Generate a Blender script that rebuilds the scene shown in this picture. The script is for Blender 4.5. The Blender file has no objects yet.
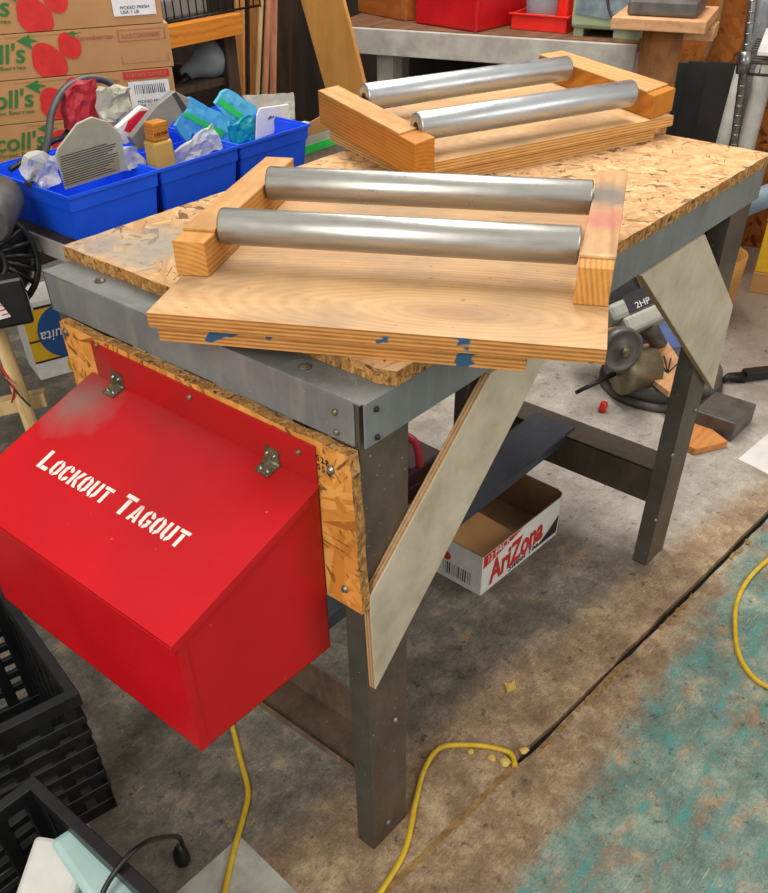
import bpy, bmesh, math, random
from mathutils import Vector, Matrix, Euler
random.seed(7)
S = bpy.context.scene
COL = S.collection
V = Vector

# ------------------------------------------------------------------ camera
CAM = V((-0.5996, -0.5454, 1.3207)); YAW, PITCH, ROLL = 0.71352, 0.72593, -0.01683
FPX, PYO = 869.65, 143.38
cy, sy, cp, sp = math.cos(YAW), math.sin(YAW), math.cos(PITCH), math.sin(PITCH)
fw = V((cy*cp, sy*cp, -sp)); r0 = V((sy, -cy, 0)); u0 = r0.cross(fw)
c, s = math.cos(ROLL), math.sin(ROLL)
RT, UP = c*r0 + s*u0, -s*r0 + c*u0
cd = bpy.data.cameras.new('camera'); cam = bpy.data.objects.new('camera', cd); COL.objects.link(cam)
cam.matrix_world = Matrix(((RT.x, UP.x, -fw.x, CAM.x), (RT.y, UP.y, -fw.y, CAM.y), (RT.z, UP.z, -fw.z, CAM.z), (0, 0, 0, 1)))
cd.sensor_fit = 'VERTICAL'; cd.sensor_height = 24; cd.sensor_width = 24*768/893
cd.lens = FPX/893*24; cd.shift_y = -PYO/893*-1; cd.clip_start = .02
S.camera = cam

# ------------------------------------------------------------------ world, lights, exposure
w = bpy.data.worlds.new('world'); S.world = w; w.use_nodes = True
w.node_tree.nodes['Background'].inputs[0].default_value = (1.0, 0.97, 0.92, 1)
w.node_tree.nodes['Background'].inputs[1].default_value = 0.62
def area(name, loc, target, sx, sy_, power, col=(1, .95, .88)):
    l = bpy.data.lights.new(name, 'AREA'); l.shape = 'RECTANGLE'; l.size = sx; l.size_y = sy_; l.energy = power; l.color = col
    o = bpy.data.objects.new(name, l); COL.objects.link(o); o.location = loc
    o.rotation_euler = (V(target)-V(loc)).to_track_quat('-Z', 'Y').to_euler(); return o
area('shop_tube_light', (1.3, 0.7, 2.7), (1.0, 0.4, 0), 0.4, 1.6, 30)
area('front_fill_light', (-1.9, -0.4, 2.1), (0.0, 0.2, 0.5), 0.6, 1.5, 30)  # added fill from the camera side, brightens the red box front
area('right_fill_light', (1.3, -2.2, 2.0), (0.6, 0.2, 0.5), 1.6, 0.8, 13)  # weak fill added on the right to lift the braces, no real source
area('back_fill_light', (1.75, 1.5, 2.4), (2.0, 1.5, 0), 1.2, 0.4, 18)  # unseen rear fill, widened and raised to lighten the corner strips
S.view_settings.view_transform = 'Standard'; S.view_settings.look = 'None'
S.view_settings.gamma = 1; S.view_settings.exposure = 0.35

# ------------------------------------------------------------------ helpers
def ray(px, py):
    return fw + RT*((px-384)/FPX) - UP*((py-446.5-PYO)/FPX)
E1 = V((.297, -.955, 0)).normalized(); NN = V((.955, .297, 0)).normalized()   # along / into the rear bench
def at(px, py, x=None, y=None, z=None, d=None):
    r = ray(px, py)
    if x is not None: t = (x-CAM.x)/r.x
    elif y is not None: t = (y-CAM.y)/r.y
    elif z is not None: t = (z-CAM.z)/r.z
    else: t = (d-CAM.dot(NN))/r.dot(NN)
    return CAM + r*t
def onpl(px, py, p, n):
    r = ray(px, py); return CAM + r*((p-CAM).dot(n)/r.dot(n))
def lin(h):
    h = h.lstrip('#'); o = []
    for i in (0, 2, 4):
        v = int(h[i:i+2], 16)/255; o.append(v/12.92 if v <= .04045 else ((v+.055)/1.055)**2.4)
    return (*o, 1)

class NT:
    def __init__(s, name):
        s.m = bpy.data.materials.new(name); s.m.use_nodes = True; s.t = s.m.node_tree; s.b = s.t.nodes['Principled BSDF']; s._o = None
    def n(s, typ, **k):
        nd = s.t.nodes.new(typ)
        for a, v in k.items(): setattr(nd, a, v)
        return nd
    def l(s, a, b): s.t.links.new(a, b)
    def co(s, scale=(1, 1, 1), rot=(0, 0, 0), loc=(0, 0, 0)):
        if s._o is None: s._o = s.n('ShaderNodeTexCoord').outputs['Object']
        m = s.n('ShaderNodeMapping'); m.inputs['Scale'].default_value = scale; m.inputs['Rotation'].default_value = rot; m.inputs['Location'].default_value = loc
        s.l(s._o, m.inputs[0]); return m.outputs[0]
    def turn(s, a, kind):       # same as co(), for boards standing upright: their face becomes the pattern plane
        base = s.co((1, 1, 1), (0, math.pi/2, 0) if kind == 1 else (0, math.pi/2, 1.26)); m = s.n('ShaderNodeMapping'); m.inputs['Rotation'].default_value = (0, 0, a); s.l(base, m.inputs[0]); return m.outputs[0]
    def noise(s, co, scale=5, detail=4, rough=.6, dist=0):
        n = s.n('ShaderNodeTexNoise'); n.inputs['Scale'].default_value = scale; n.inputs['Detail'].default_value = detail
        n.inputs['Roughness'].default_value = rough; n.inputs['Distortion'].default_value = dist; s.l(co, n.inputs['Vector']); return n.outputs['Fac']
    def vor(s, co, scale=5, feat='F1', out='Color', rnd=1):
        n = s.n('ShaderNodeTexVoronoi', feature=feat); n.inputs['Scale'].default_value = scale; n.inputs['Randomness'].default_value = rnd; s.l(co, n.inputs['Vector']); return n.outputs[out]
    def wave(s, co, scale, dist=2, typ='BANDS', direction='X', detail=2, dscale=1):
        n = s.n('ShaderNodeTexWave', wave_type=typ)
        if typ == 'BANDS': n.bands_direction = direction
        else: n.rings_direction = direction
        n.inputs['Scale'].default_value = scale; n.inputs['Distortion'].default_value = dist; n.inputs['Detail'].default_value = detail; n.inputs['Detail Scale'].default_value = dscale
        s.l(co, n.inputs['Vector']); return n.outputs['Fac']
    def ramp(s, f, stops, interp='LINEAR'):
        n = s.n('ShaderNodeValToRGB'); n.color_ramp.interpolation = interp; e = n.color_ramp.elements
        while len(e) < len(stops): e.new(.5)
        for i, (p, cc) in enumerate(stops):
            e[i].position = p; e[i].color = lin(cc) if isinstance(cc, str) else (cc, cc, cc, 1)
        s.l(f, n.inputs[0]); return n.outputs[0]
    def mix(s, f, a, b, mode='MIX'):
        n = s.n('ShaderNodeMix', data_type='RGBA', blend_type=mode)
        for sock, v in ((n.inputs[0], f), (n.inputs[6], a), (n.inputs[7], b)):
            if isinstance(v, (int, float)): sock.default_value = v if sock == n.inputs[0] else (v, v, v, 1)
            elif isinstance(v, str): sock.default_value = lin(v)
            else: s.l(v, sock)
        return n.outputs[2]
    def math(s, op, a, b=0, clamp=False):
        n = s.n('ShaderNodeMath', operation=op, use_clamp=clamp)
        for sock, v in ((n.inputs[0], a), (n.inputs[1], b)):
            if isinstance(v, (int, float)): sock.default_value = v
            else: s.l(v, sock)
        return n.outputs[0]
    def sep(s, co):
        n = s.n('ShaderNodeSeparateXYZ'); s.l(co, n.inputs[0]); return n.outputs
    def done(s, colr, rough=.6, metal=0, bump=None, bs=.3, bd=.002, spec=.5, coat=0):
        if isinstance(colr, str): s.b.inputs['Base Color'].default_value = lin(colr)
        else: s.l(colr, s.b.inputs['Base Color'])
        if isinstance(rough, (int, float)): s.b.inputs['Roughness'].default_value = rough
        else: s.l(rough, s.b.inputs['Roughness'])
        s.b.inputs['Metallic'].default_value = metal; s.b.inputs['Specular IOR Level'].default_value = spec; s.b.inputs['Coat Weight'].default_value = coat
        if bump is not None:
            bn = s.n('ShaderNodeBump'); bn.inputs['Strength'].default_value = bs; bn.inputs['Distance'].default_value = bd; s.l(bump, bn.inputs['Height']); s.l(bn.outputs[0], s.b.inputs['Normal'])
        return s.m

def plain(name, col, col2=None, rough=.6, metal=0, scale=12, spec=.5, lo=.35, hi=.7, bs=.15, coat=0):
    t = NT(name); f = t.noise(t.co(), scale, 5, .65)
    return t.done(t.ramp(f, [(lo, col2 or col), (hi, col)]), rough, metal, f, bs, .002, spec, coat)

def m_osb(name, cols, dark, scale=1.0, stain=None, vert=0):
    t = NT(name); outs = []
    sel = t.noise(t.co(), 26*scale, 2, .5)
    for i, a in enumerate((.2, 1.25, 2.3)):
        co = t.co((1, 1, 1), (0, 0, a)) if not vert else t.turn(a, vert); mp = t.n('ShaderNodeMapping'); mp.inputs['Scale'].default_value = (11*scale, 72*scale, 30*scale); t.l(co, mp.inputs[0])
        g = t.vor(mp.outputs[0], 1.0, 'F1', 'Color'); e = t.vor(mp.outputs[0], 1.0, 'F1', 'Distance')
        rr = t.sep(g)[0]
        cc = t.ramp(rr, [(0, cols[0]), (.5, cols[1]), (1, cols[2])])
        dk = t.ramp(rr, [(.03, .8), (.06, 0.0)]); cc = t.mix(dk, cc, dark); cc = t.mix(t.ramp(e, [(.55, 0.), (.9, .3)]), cc, dark)
        outs.append((cc, e))
    m1 = t.ramp(sel, [(.44, 0.), (.46, 1.)]); m2 = t.ramp(sel, [(.54, 0.), (.56, 1.)])
    cc = t.mix(m2, t.mix(m1, outs[0][0], outs[1][0]), outs[2][0])
    h = t.mix(m2, t.mix(m1, outs[0][1], outs[1][1]), outs[2][1])
    big = t.noise(t.co(), 5, 3)
    cc = t.mix(t.ramp(big, [(.45, 0.), (.75, .3)]), cc, dark)
    for a, sd in ((.45, 0), (1.7, 3), (2.6, 7)):        # thin dark slits between the strands
        base = t.co((1, 1, 1), (0, 0, a), (sd, sd, 0)) if not vert else t.turn(a, vert)
        mp = t.n('ShaderNodeMapping'); mp.inputs['Scale'].default_value = (12*scale, 60*scale, 25*scale); t.l(base, mp.inputs[0])
        de = t.vor(mp.outputs[0], 1.0, 'DISTANCE_TO_EDGE', 'Distance'); mk = t.noise(t.co(loc=(sd, 1, 2)), 30*scale, 2)
        cc = t.mix(t.math('MULTIPLY', t.ramp(de, [(.02, .85), (.06, 0.)]), t.ramp(mk, [(.59, 0.), (.65, 1.)])), cc, '#4a3320')
    if stain:
        for (x, y, r, colr, amt) in stain:
            v = t.n('ShaderNodeVectorMath', operation='DISTANCE'); t.l(t.co(), v.inputs[0]); v.inputs[1].default_value = (x, y, .87)
            dd = t.math('ADD', v.outputs['Value'], t.math('MULTIPLY', t.math('SUBTRACT', t.noise(t.co(), 18, 4), .5), r*1.6))
            cc = t.mix(t.ramp(dd, [(r*.3, amt), (r, 0.)]), cc, colr)
    return t.done(cc, .75, 0, h, .25, .002, .25)

def m_wood(name, a, b, dark, axis='X', scale=1.0, rough=.65, rings=False, stains=None):
    t = NT(name); ax = {'X': (1.2, 16, 16), 'Y': (16, 1.2, 16), 'Z': (16, 16, 1.2)}[axis]
    n1 = t.noise(t.co(ax), 2.2*scale, 6, .65, .6)
    off = {'X': (0, .012, .05), 'Y': (.012, 0, .05), 'Z': (.012, .05, 0)}[axis]
    wv = t.wave(t.co(loc=off), 55*scale if rings else 16*scale, 3.5 if not rings else .6, 'RINGS', axis, 2, 1.2)
    f = t.mix(.3 if rings else .18, n1, wv)
    cc = t.ramp(f, [(.1, dark), (.42, b), (.75, a)])
    big = t.noise(t.co(), 9, 4); cc = t.mix(t.ramp(big, [(.55, 0.), (.8, .4)]), cc, dark)
    if stains:
        for (x, y, z, r, colr, amt) in stains:
            v = t.n('ShaderNodeVectorMath', operation='DISTANCE'); t.l(t.co(), v.inputs[0]); v.inputs[1].default_value = (x, y, z)
            dd = t.math('ADD', v.outputs['Value'], t.math('MULTIPLY', t.math('SUBTRACT', t.noise(t.co(), 40, 4), .5), r))
            cc = t.mix(t.ramp(dd, [(r*.3, amt), (r, 0.)]), cc, colr)
    return t.done(cc, rough, 0, f, .12, .001, .3)

def m_plytop(name):
    t = NT(name); n1 = t.noise(t.co((2, 18, 5)), 2.5, 7, .65, .5)
    dist = t.n('ShaderNodeVectorMath', operation='DISTANCE'); t.l(t.co((1, 3.2, 1)), dist.inputs[0]); dist.inputs[1].default_value = (.335, .06*3.2, .04)
    rg = t.math('SINE', t.math('ADD', t.math('MULTIPLY', dist.outputs['Value'], 260), t.math('MULTIPLY', t.noise(t.co((3, 10, 3)), 3, 3), 9)))
    rg = t.math('MULTIPLY', t.math('ADD', rg, 1), .5)
    f = t.mix(.16, n1, rg)
    cc = t.ramp(f, [(.1, '#9a6e44'), (.42, '#c29868'), (.75, '#d2ac7e')])
    knot = t.ramp(dist.outputs['Value'], [(0.02, .6), (.1, 0.)]); cc = t.mix(knot, cc, '#8a5c3c')
    sp_ = t.noise(t.co(), 90, 2); cc = t.mix(t.ramp(sp_, [(.7, 0.), (.74, .5)]), cc, '#5a4632')
    big = t.noise(t.co(), 8, 4); cc = t.mix(t.ramp(big, [(.45, 0.), (.7, .6)]), cc, '#8f7a62')
    return t.done(cc, .6, 0, n1, .1, .001, .3)

def m_plyedge(name, blue=True, axis=2, tint=('#8a5a2c', '#b07a3e', '#c48f52')):
    t = NT(name); zc = t.sep(t.co())[axis]
    wv = t.math('ADD', t.math('MULTIPLY', t.math('SINE', t.math('MULTIPLY', zc, 1400)), .5), .5)
    f = t.mix(.6, wv, t.noise(t.co((8, 8, 60)), 4, 5))
    cc = t.ramp(f, [(.25, tint[0]), (.5, tint[1]), (.75, tint[2])])
    if blue:
        b = t.noise(t.co((1, 1, 1.8)), 24, 2, .5); cc = t.mix(t.ramp(b, [(.64, 0.), (.66, 1.)]), cc, '#2d4f6b')
    return t.done(cc, .75, 0, f, .3, .001, .2)

def m_steel(name, a, b, c2, rough=.5, metal=.35, sc=6):
    t = NT(name); n1 = t.noise(t.co((1, 1, 1)), sc, 6, .7); n2 = t.noise(t.co((3, 3, .6)), sc*2, 5, .7)
    cc = t.ramp(n1, [(.3, b), (.6, a)]); cc = t.mix(t.ramp(n2, [(.5, 0.), (.72, .6)]), cc, c2)
    sp_ = t.noise(t.co(), 160, 2); cc = t.mix(t.ramp(sp_, [(.7, 0.), (.76, .6)]), cc, '#c4c2b8')
    return t.done(cc, rough, metal, n1, .1, .001)

def m_roller(name, a='#b4b2ac', b='#98968f', stain='#4a4038'):
    t = NT(name); n1 = t.noise(t.co((3, 30, 30)), 3, 5, .6); n2 = t.noise(t.co(), 22, 5, .75)
    cc = t.ramp(n1, [(.3, b), (.65, a)]); cc = t.mix(t.ramp(n2, [(.66, 0.), (.76, .6)]), cc, stain)
    return t.done(cc, t.ramp(n2, [(.3, .25), (.7, .42)]), .8, n2, .05, .0004)

def m_red(name):
    t = NT(name); n1 = t.noise(t.co(), 7, 5, .7); n2 = t.noise(t.co(), 60, 3, .7)
    cc = t.ramp(n1, [(.3, '#b0000c'), (.65, '#bc0110')])
    cc = t.mix(t.ramp(n2, [(.72, 0.), (.78, .8)]), cc, '#c98f80')
    v = t.n('ShaderNodeVectorMath', operation='DISTANCE'); t.l(t.co(), v.inputs[0]); v.inputs[1].default_value = (.068, .2, .235)
    dd = t.math('ADD', v.outputs['Value'], t.math('MULTIPLY', t.math('SUBTRACT', t.noise(t.co(), 26, 4), .5), .06))
    cc = t.mix(t.ramp(dd, [(.0, .85), (.07, 0.)]), cc, '#7a706a')
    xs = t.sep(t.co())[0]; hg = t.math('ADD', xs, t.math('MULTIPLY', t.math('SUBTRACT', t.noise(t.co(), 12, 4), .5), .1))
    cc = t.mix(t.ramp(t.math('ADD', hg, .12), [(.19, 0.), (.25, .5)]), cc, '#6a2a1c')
    return t.done(cc, t.ramp(n1, [(.3, .34), (.7, .46)]), 0, n1, .03, .001, .35)

def m_floor(name):
    t = NT(name); o = t.sep(t.co()); x, y = o[0], o[1]
    big = t.noise(t.co(), 3.2, 6, .65); mid = t.noise(t.co(), 11, 6, .7); fine = t.noise(t.co(), 75, 6, .8)
    strand = t.vor(t.co((9, 38, 10), (0, 0, .5)), 1.3, 'F1', 'Color'); st = t.sep(strand)[0]
    fib = t.noise(t.co((22, 90, 10), (0, 0, .35)), 1.3, 7, .8, 1.6); fib2 = t.noise(t.co((1, 1, 1), (0, 0, .9)), 42, 7, .82, .8)
    fb_ = t.math('MULTIPLY', t.math('ADD', fib, fib2), .5)
    gm = t.mix(.5, mid, fb_)
    grey = t.ramp(gm, [(.36, '#443f39'), (.5, '#70695e'), (.62, '#9d9384')])
    tan = t.math('MULTIPLY', t.ramp(st, [(.8, 0.), (.9, 1.)]), t.ramp(mid, [(.5, 0.), (.62, .8)]))
    grey = t.mix(tan, grey, '#a08a62')
    brown = t.ramp(gm, [(.36, '#5e4b39'), (.5, '#93795d'), (.62, '#c2ab87')])
    teal = t.ramp(gm, [(.38, '#42605a'), (.5, '#66827a'), (.62, '#97a595')])
    teal = t.mix(t.ramp(t.noise(t.co((1, 1.8, 1), (0, 0, .6)), 12, 7, .75), [(.52, 0.), (.6, .8)]), teal, '#3f8a86')
    pale = t.ramp(gm, [(.36, '#857e74'), (.5, '#a59e94'), (.62, '#bdb7ad')])
    # pale concrete-coloured paint further in, bare brown board towards the door, teal paint patch nearest the door
    jig = t.math('MULTIPLY', t.math('SUBTRACT', big, .5), .5)
    fp = t.math('ADD', x, jig)
    col = t.mix(t.ramp(t.math('MULTIPLY', fp, .4), [(.36, 0.), (.46, 1.)]), grey, pale)
    fb = t.math('ADD', t.math('MULTIPLY', y, -1), t.math('MULTIPLY', jig, .25))
    fb = t.math('ADD', fb, t.math('MULTIPLY', x, -.13))
    fb = t.math('ADD', fb, .15)
    col = t.mix(t.ramp(t.math('ADD', fb, .5), [(.47, 0.), (.55, .9)]), col, brown)
    xb = t.math('SUBTRACT', t.math('ADD', x, t.math('MULTIPLY', y, -.3)), 1.75)
    col = t.mix(t.ramp(t.math('ADD', xb, jig), [(.0, 0.), (.5, .75)]), col, '#86705e')
    ft = t.math('ADD', t.math('ADD', t.math('MULTIPLY', y, -1), t.math('MULTIPLY', x, .063)), t.math('MULTIPLY', t.math('SUBTRACT', mid, .5), .16))
    tm = t.math('MULTIPLY', t.ramp(ft, [(.2, 0.), (.25, 1.)]), t.ramp(t.noise(t.co((1, 1.8, 1), (0, 0, .6)), 8, 8, .78), [(.36, 0.), (.5, .92)]))
    col = t.mix(tm, col, teal)
    grit = t.noise(t.co((1, 1.6, 1), (0, 0, .7)), 190, 3, .8)
    col = t.mix(t.ramp(grit, [(.36, .4), (.46, 0.)]), col, '#30281f')
    col = t.mix(t.ramp(grit, [(.6, 0.), (.72, .4)]), col, '#d2c6ac')
    col = t.mix(t.ramp(fine, [(.63, 0.), (.68, .7)]), col, '#d8cfba')
    scr = t.noise(t.co((10, 160, 10), (0, 0, -.75)), 1.5, 3, .6); scr2 = t.noise(t.co(), 6, 2)
    col = t.mix(t.math('MULTIPLY', t.ramp(scr, [(.63, 0.), (.68, .6)]), t.ramp(scr2, [(.5, 0.), (.6, 1.)])), col, '#c9b48c')
    col = t.mix(t.ramp(t.noise(t.co(), 34, 5, .75), [(.58, 0.), (.68, .75)]), col, '#2e2720')
    return t.done(col, t.ramp(mid, [(.3, .45), (.7, .75)]), 0, fine, .35, .002, .35)

M = {}
M['osbtop'] = m_osb('osb_worktop', ('#b88c5c', '#cca272', '#d8b284'), '#5c432e', 1.1,
                    [(.12, .49, .10, '#8b8d88', .75), (.2, .38, .08, '#84868a', .55), (.07, .565, .06, '#80848a', .5)])
M['osbedge'] = m_osb('osb_edge', ('#7a5830', '#a4743c', '#bd9054'), '#4a3420', 3)
M['osbpanel'] = m_osb('osb_panel', ('#bf7a2e', '#d08c3c', '#dc9e52'), '#7a4a20', .9, None, 1)
M['osbwall'] = m_osb('osb_wall', ('#8a4a18', '#a05a20', '#b06c2c'), '#4a260e', .5, None, 1)
M['ply'] = m_plytop('plywood_face'); M['plyedge'] = m_plyedge('plywood_edge'); M['plyedge2'] = m_plyedge('plywood_edge_clean', False, 2, ('#9a6c3a', '#bf9052', '#cfa468'))
M['brace'] = plain('grey_plywood', '#c0b49e', '#a2957f', .7, 0, 14, lo=.3, hi=.65)
M['braceedge'] = m_plyedge('brace_edge', False, 1, ('#8a6a46', '#ac8a60', '#bc9c74'))
M['pine'] = m_wood('pine_block', '#d09a52', '#c08640', '#8a5820', 'Y', 1, .6, True)
M['pinelight'] = m_wood('pale_pine', '#caa478', '#ba8e62', '#8a6640', 'Y', 1.2, stains=[(.49, .34, .08, .06, '#6a6a68', .85), (.487, .25, .08, .05, '#b4605c', .6), (.484, .12, .08, .022, '#e6d8a0', .7)])
M['pineamber'] = m_wood('amber_block', '#c07e2a', '#b06e20', '#804c14', 'Y', 1, .55, True)
M['pinetop'] = m_wood('block_cap', '#caa06c', '#b98a52', '#96642f', 'Y', 1.2)
M['beam'] = m_wood('orange_beam', '#cd8434', '#b8701f', '#7a4512', 'X', 1)
M['strip'] = m_wood('wood_strip', '#dc9c62', '#c88648', '#9a6030', 'Z', 1)
M['strip2'] = m_wood('pale_strip', '#e0c698', '#ccaa76', '#9a7a4c', 'Z', 1)
M['strip3'] = m_wood('pink_strip', '#d89a7a', '#c0805e', '#8e563c', 'Z', 1)
M['darkwood'] = m_wood('dark_wood', '#4a3a2e', '#3a2d24', '#241a14', 'Z', 1)
M['board'] = m_wood('leaning_board', '#c08c4a', '#b07c3c', '#90602a', 'Z', .6)
M['sawboard'] = m_wood('saw_board', '#cfa27a', '#bd8c62', '#94663e', 'X', 1)
M['sawboard2'] = m_wood('orange_offcut', '#d08e56', '#c07c42', '#9a5a28', 'X', 1)
M['steel'] = m_steel('painted_steel', '#7c7f7e', '#626564', '#8e8f86', .48, .2)
M['steelleg'] = m_steel('worn_leg_steel', '#5a5850', '#47443c', '#544636', .45, .3)
M['legbrown'] = m_steel('brown_stained_steel', '#5e5044', '#463a30', '#6e5a48', .5, .25)
M['steelblue'] = m_steel('blue_grey_steel', '#3c4450', '#30363f', '#4a4e52', .5, .3)
M['steelbrown'] = m_steel('grimy_steel', '#4e463c', '#3b332a', '#5f5140', .6, .25)
M['grime'] = m_steel('brown_grime', '#7a6450', '#4e3f32', '#937a60', .7, .1, 9)
M['roller'] = m_roller('roller_steel'); M['rolleralu'] = m_roller('roller_aluminium', '#b9bdc0', '#a4a8ab', '#7a5638')
M['red'] = m_red('red_paint'); M['white'] = plain('white_paint', '#e8e4dc', '#d8c9c0', .7, 0, 60)
M['zinc'] = plain('zinc_screw', '#a8a8a0', '#6f6e66', .35, .8, 80); M['hinge'] = plain('rusty_hinge', '#8a8468', '#4f4836', .5, .6, 70)
M['black'] = plain('black_plastic', '#1c1d1e', '#0f1011', .38, 0, 20); M['blackmetal'] = plain('black_metal', '#2a2a2a', '#171615', .45, .4, 30)
M['dark'] = plain('dark_clutter', '#24211f', '#151312', .8, 0, 9); M['darkgreen'] = plain('dark_green_panel', '#232b2c', '#1a2021', .5, 0, 8)
M['rubber'] = plain('grey_rubber', '#4a4a4a', '#333333', .5, 0, 30)
M['blue'] = plain('blue_plastic', '#1a5cf2', '#1450dc', .35, 0, 10, bs=.03)
M['card'] = plain('cardboard', '#b98a58', '#a87a4a', .8, 0, 6); M['card2'] = plain('cardboard_inside', '#8a6a48', '#6e5236', .85, 0, 6)
M['berry'] = plain('berry_red', '#d42a22', '#c01a18', .7, 0, 40); M['leafgreen'] = plain('print_green', '#2f7a34', '#26682c', .7, 0, 40)
M['labelwhite'] = plain('white_label', '#e4e2dc', '#d2d0cb', .7, 0, 40); M['ink'] = plain('black_ink', '#26262a', '#1c1c20', .7)
M['inkred'] = plain('red_ink', '#c8302a', '#b8241e', .7); M['inkbrown'] = plain('faded_red_ink', '#b4684c', '#a85c40', .7)
M['tagpaper'] = plain('grey_tag_paper', '#b9b8a8', '#a09f8c', .6, 0, 14); M['tagtan'] = plain('tan_print', '#a8a07a', '#98906c', .6, 0, 20)
def m_clear(name, col, alpha=.45, rough=.25):
    t = NT(name); nn = t.noise(t.co(), 60, 3, .6); mm = t.done(col, rough, 0, nn, .4, .002); t.b.inputs['Alpha'].default_value = alpha; return mm
M['bagclear'] = m_clear('clear_bag', '#d4d4cc', .55, .15); M['bagblue'] = m_clear('light_blue_pack', '#62c4e6', .85); M['bagteal'] = m_clear('teal_pack', '#17989a', .92)
M['green'] = plain('green_stripe', '#2cd858', '#22c04c', .5); M['amber'] = m_clear('amber_bottle', '#c8a24a', .85, .2)
M['redpack'] = plain('red_wallet', '#b0202c', '#941824', .5, 0, 25); M['pinkred'] = plain('red_print', '#e02038', '#d01830', .5)
M['greybox'] = plain('grey_box', '#8d8a84', '#767370', .5, 0, 16); M['greydark'] = plain('grey_dark_band', '#4a4744', '#3a3836', .5)
M['glass'] = m_clear('smoky_glass', '#9aa4ae', .6, .08); M['greenbox'] = plain('pale_green_case', '#a4b090', '#8a9878', .4, 0, 5)
M['greysmear'] = plain('black_smear', '#3a4248', '#8fa0a8', .3, 0, 9)
M['benchwhite'] = plain('old_white_paint', '#b8b4aa', '#97928a', .7, 0, 14); M['benchtop'] = m_wood('brown_benchtop', '#7a5840', '#644530', '#42301f', 'X', 1)
M['orangebox'] = m_wood('orange_plywood', '#b0662a', '#9c5620', '#6e3a12', 'X', .6); M['redbox2'] = plain('red_case', '#c8141c', '#a80f16', .35, 0, 10)
M['redtray'] = plain('bright_red_tray', '#e02a20', '#cc2018', .35); M['rust'] = m_steel('rusty_pipe', '#a87440', '#7c5434', '#5c4a3c', .6, .15, 9)
M['chrome'] = plain('chrome', '#9a9a98', '#6e6e6c', .25, .9, 40); M['palepipe'] = plain('pale_grey_pipe', '#b0ada4', '#908d86', .6, 0, 12)
M['yellow'] = plain('yellow_carton', '#e0b01c', '#cfa016', .6, 0, 30); M['ovalblue'] = plain('blue_oval', '#1c4f8c', '#184478', .6)
M['cord'] = plain('yellow_cord', '#d8b82c', '#c09c20', .45, 0, 50); M['foam'] = plain('yellow_foam', '#d8bc6a', '#b8964a', .9, 0, 60)
M['sheet'] = plain('white_sheet', '#b9b8ac', '#8f8d80', .6, 0, 18, lo=.3, hi=.6); M['pvc'] = plain('white_pvc', '#d6d6ce', '#c2c2ba', .35, 0, 10); M['aqua'] = plain('pale_aqua_tube', '#b4d0cc', '#a2c2be', .3, 0, 8)
M['maroon'] = plain('dark_maroon', '#3c1214', '#2a0c0e', .5, 0, 12); M['castgrey'] = plain('cast_grey', '#6a6764', '#514e4b', .45, .35, 20)
M['sawgrey'] = plain('saw_light_grey', '#a8a89c', '#8e8e84', .45, 0, 14); M['sawblue'] = plain('blue_guard', '#4a62a8', '#6a7aa4', .4, .2, 14)
M['brass'] = plain('brown_metal', '#8a8068', '#665c48', .4, .5, 24); M['copper'] = plain('faded_blue', '#7e8f9c', '#64747f', .5)
M['floor'] = m_floor('worn_floor'); M['subfloor'] = plain('dark_gap', '#1a1510', '#0e0b08', .9); M['caulk'] = plain('tan_caulk', '#a08048', '#74592e', .9, 0, 40)
M['walldark'] = m_wood('dark_wall_boards', '#3a2f28', '#2e251f', '#1c1612', 'Z', .5)
M['white2'] = plain('white_paper', '#dedcd8', '#ccc9c4', .6)
M['milky'] = plain('gravel_rod', '#9a9da0', '#7c8084', .4, .6, 30)

def wm(o):
    m = o.matrix_basis.copy()
    while o.parent is not None: o = o.parent; m = o.matrix_basis @ m
    return m

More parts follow.
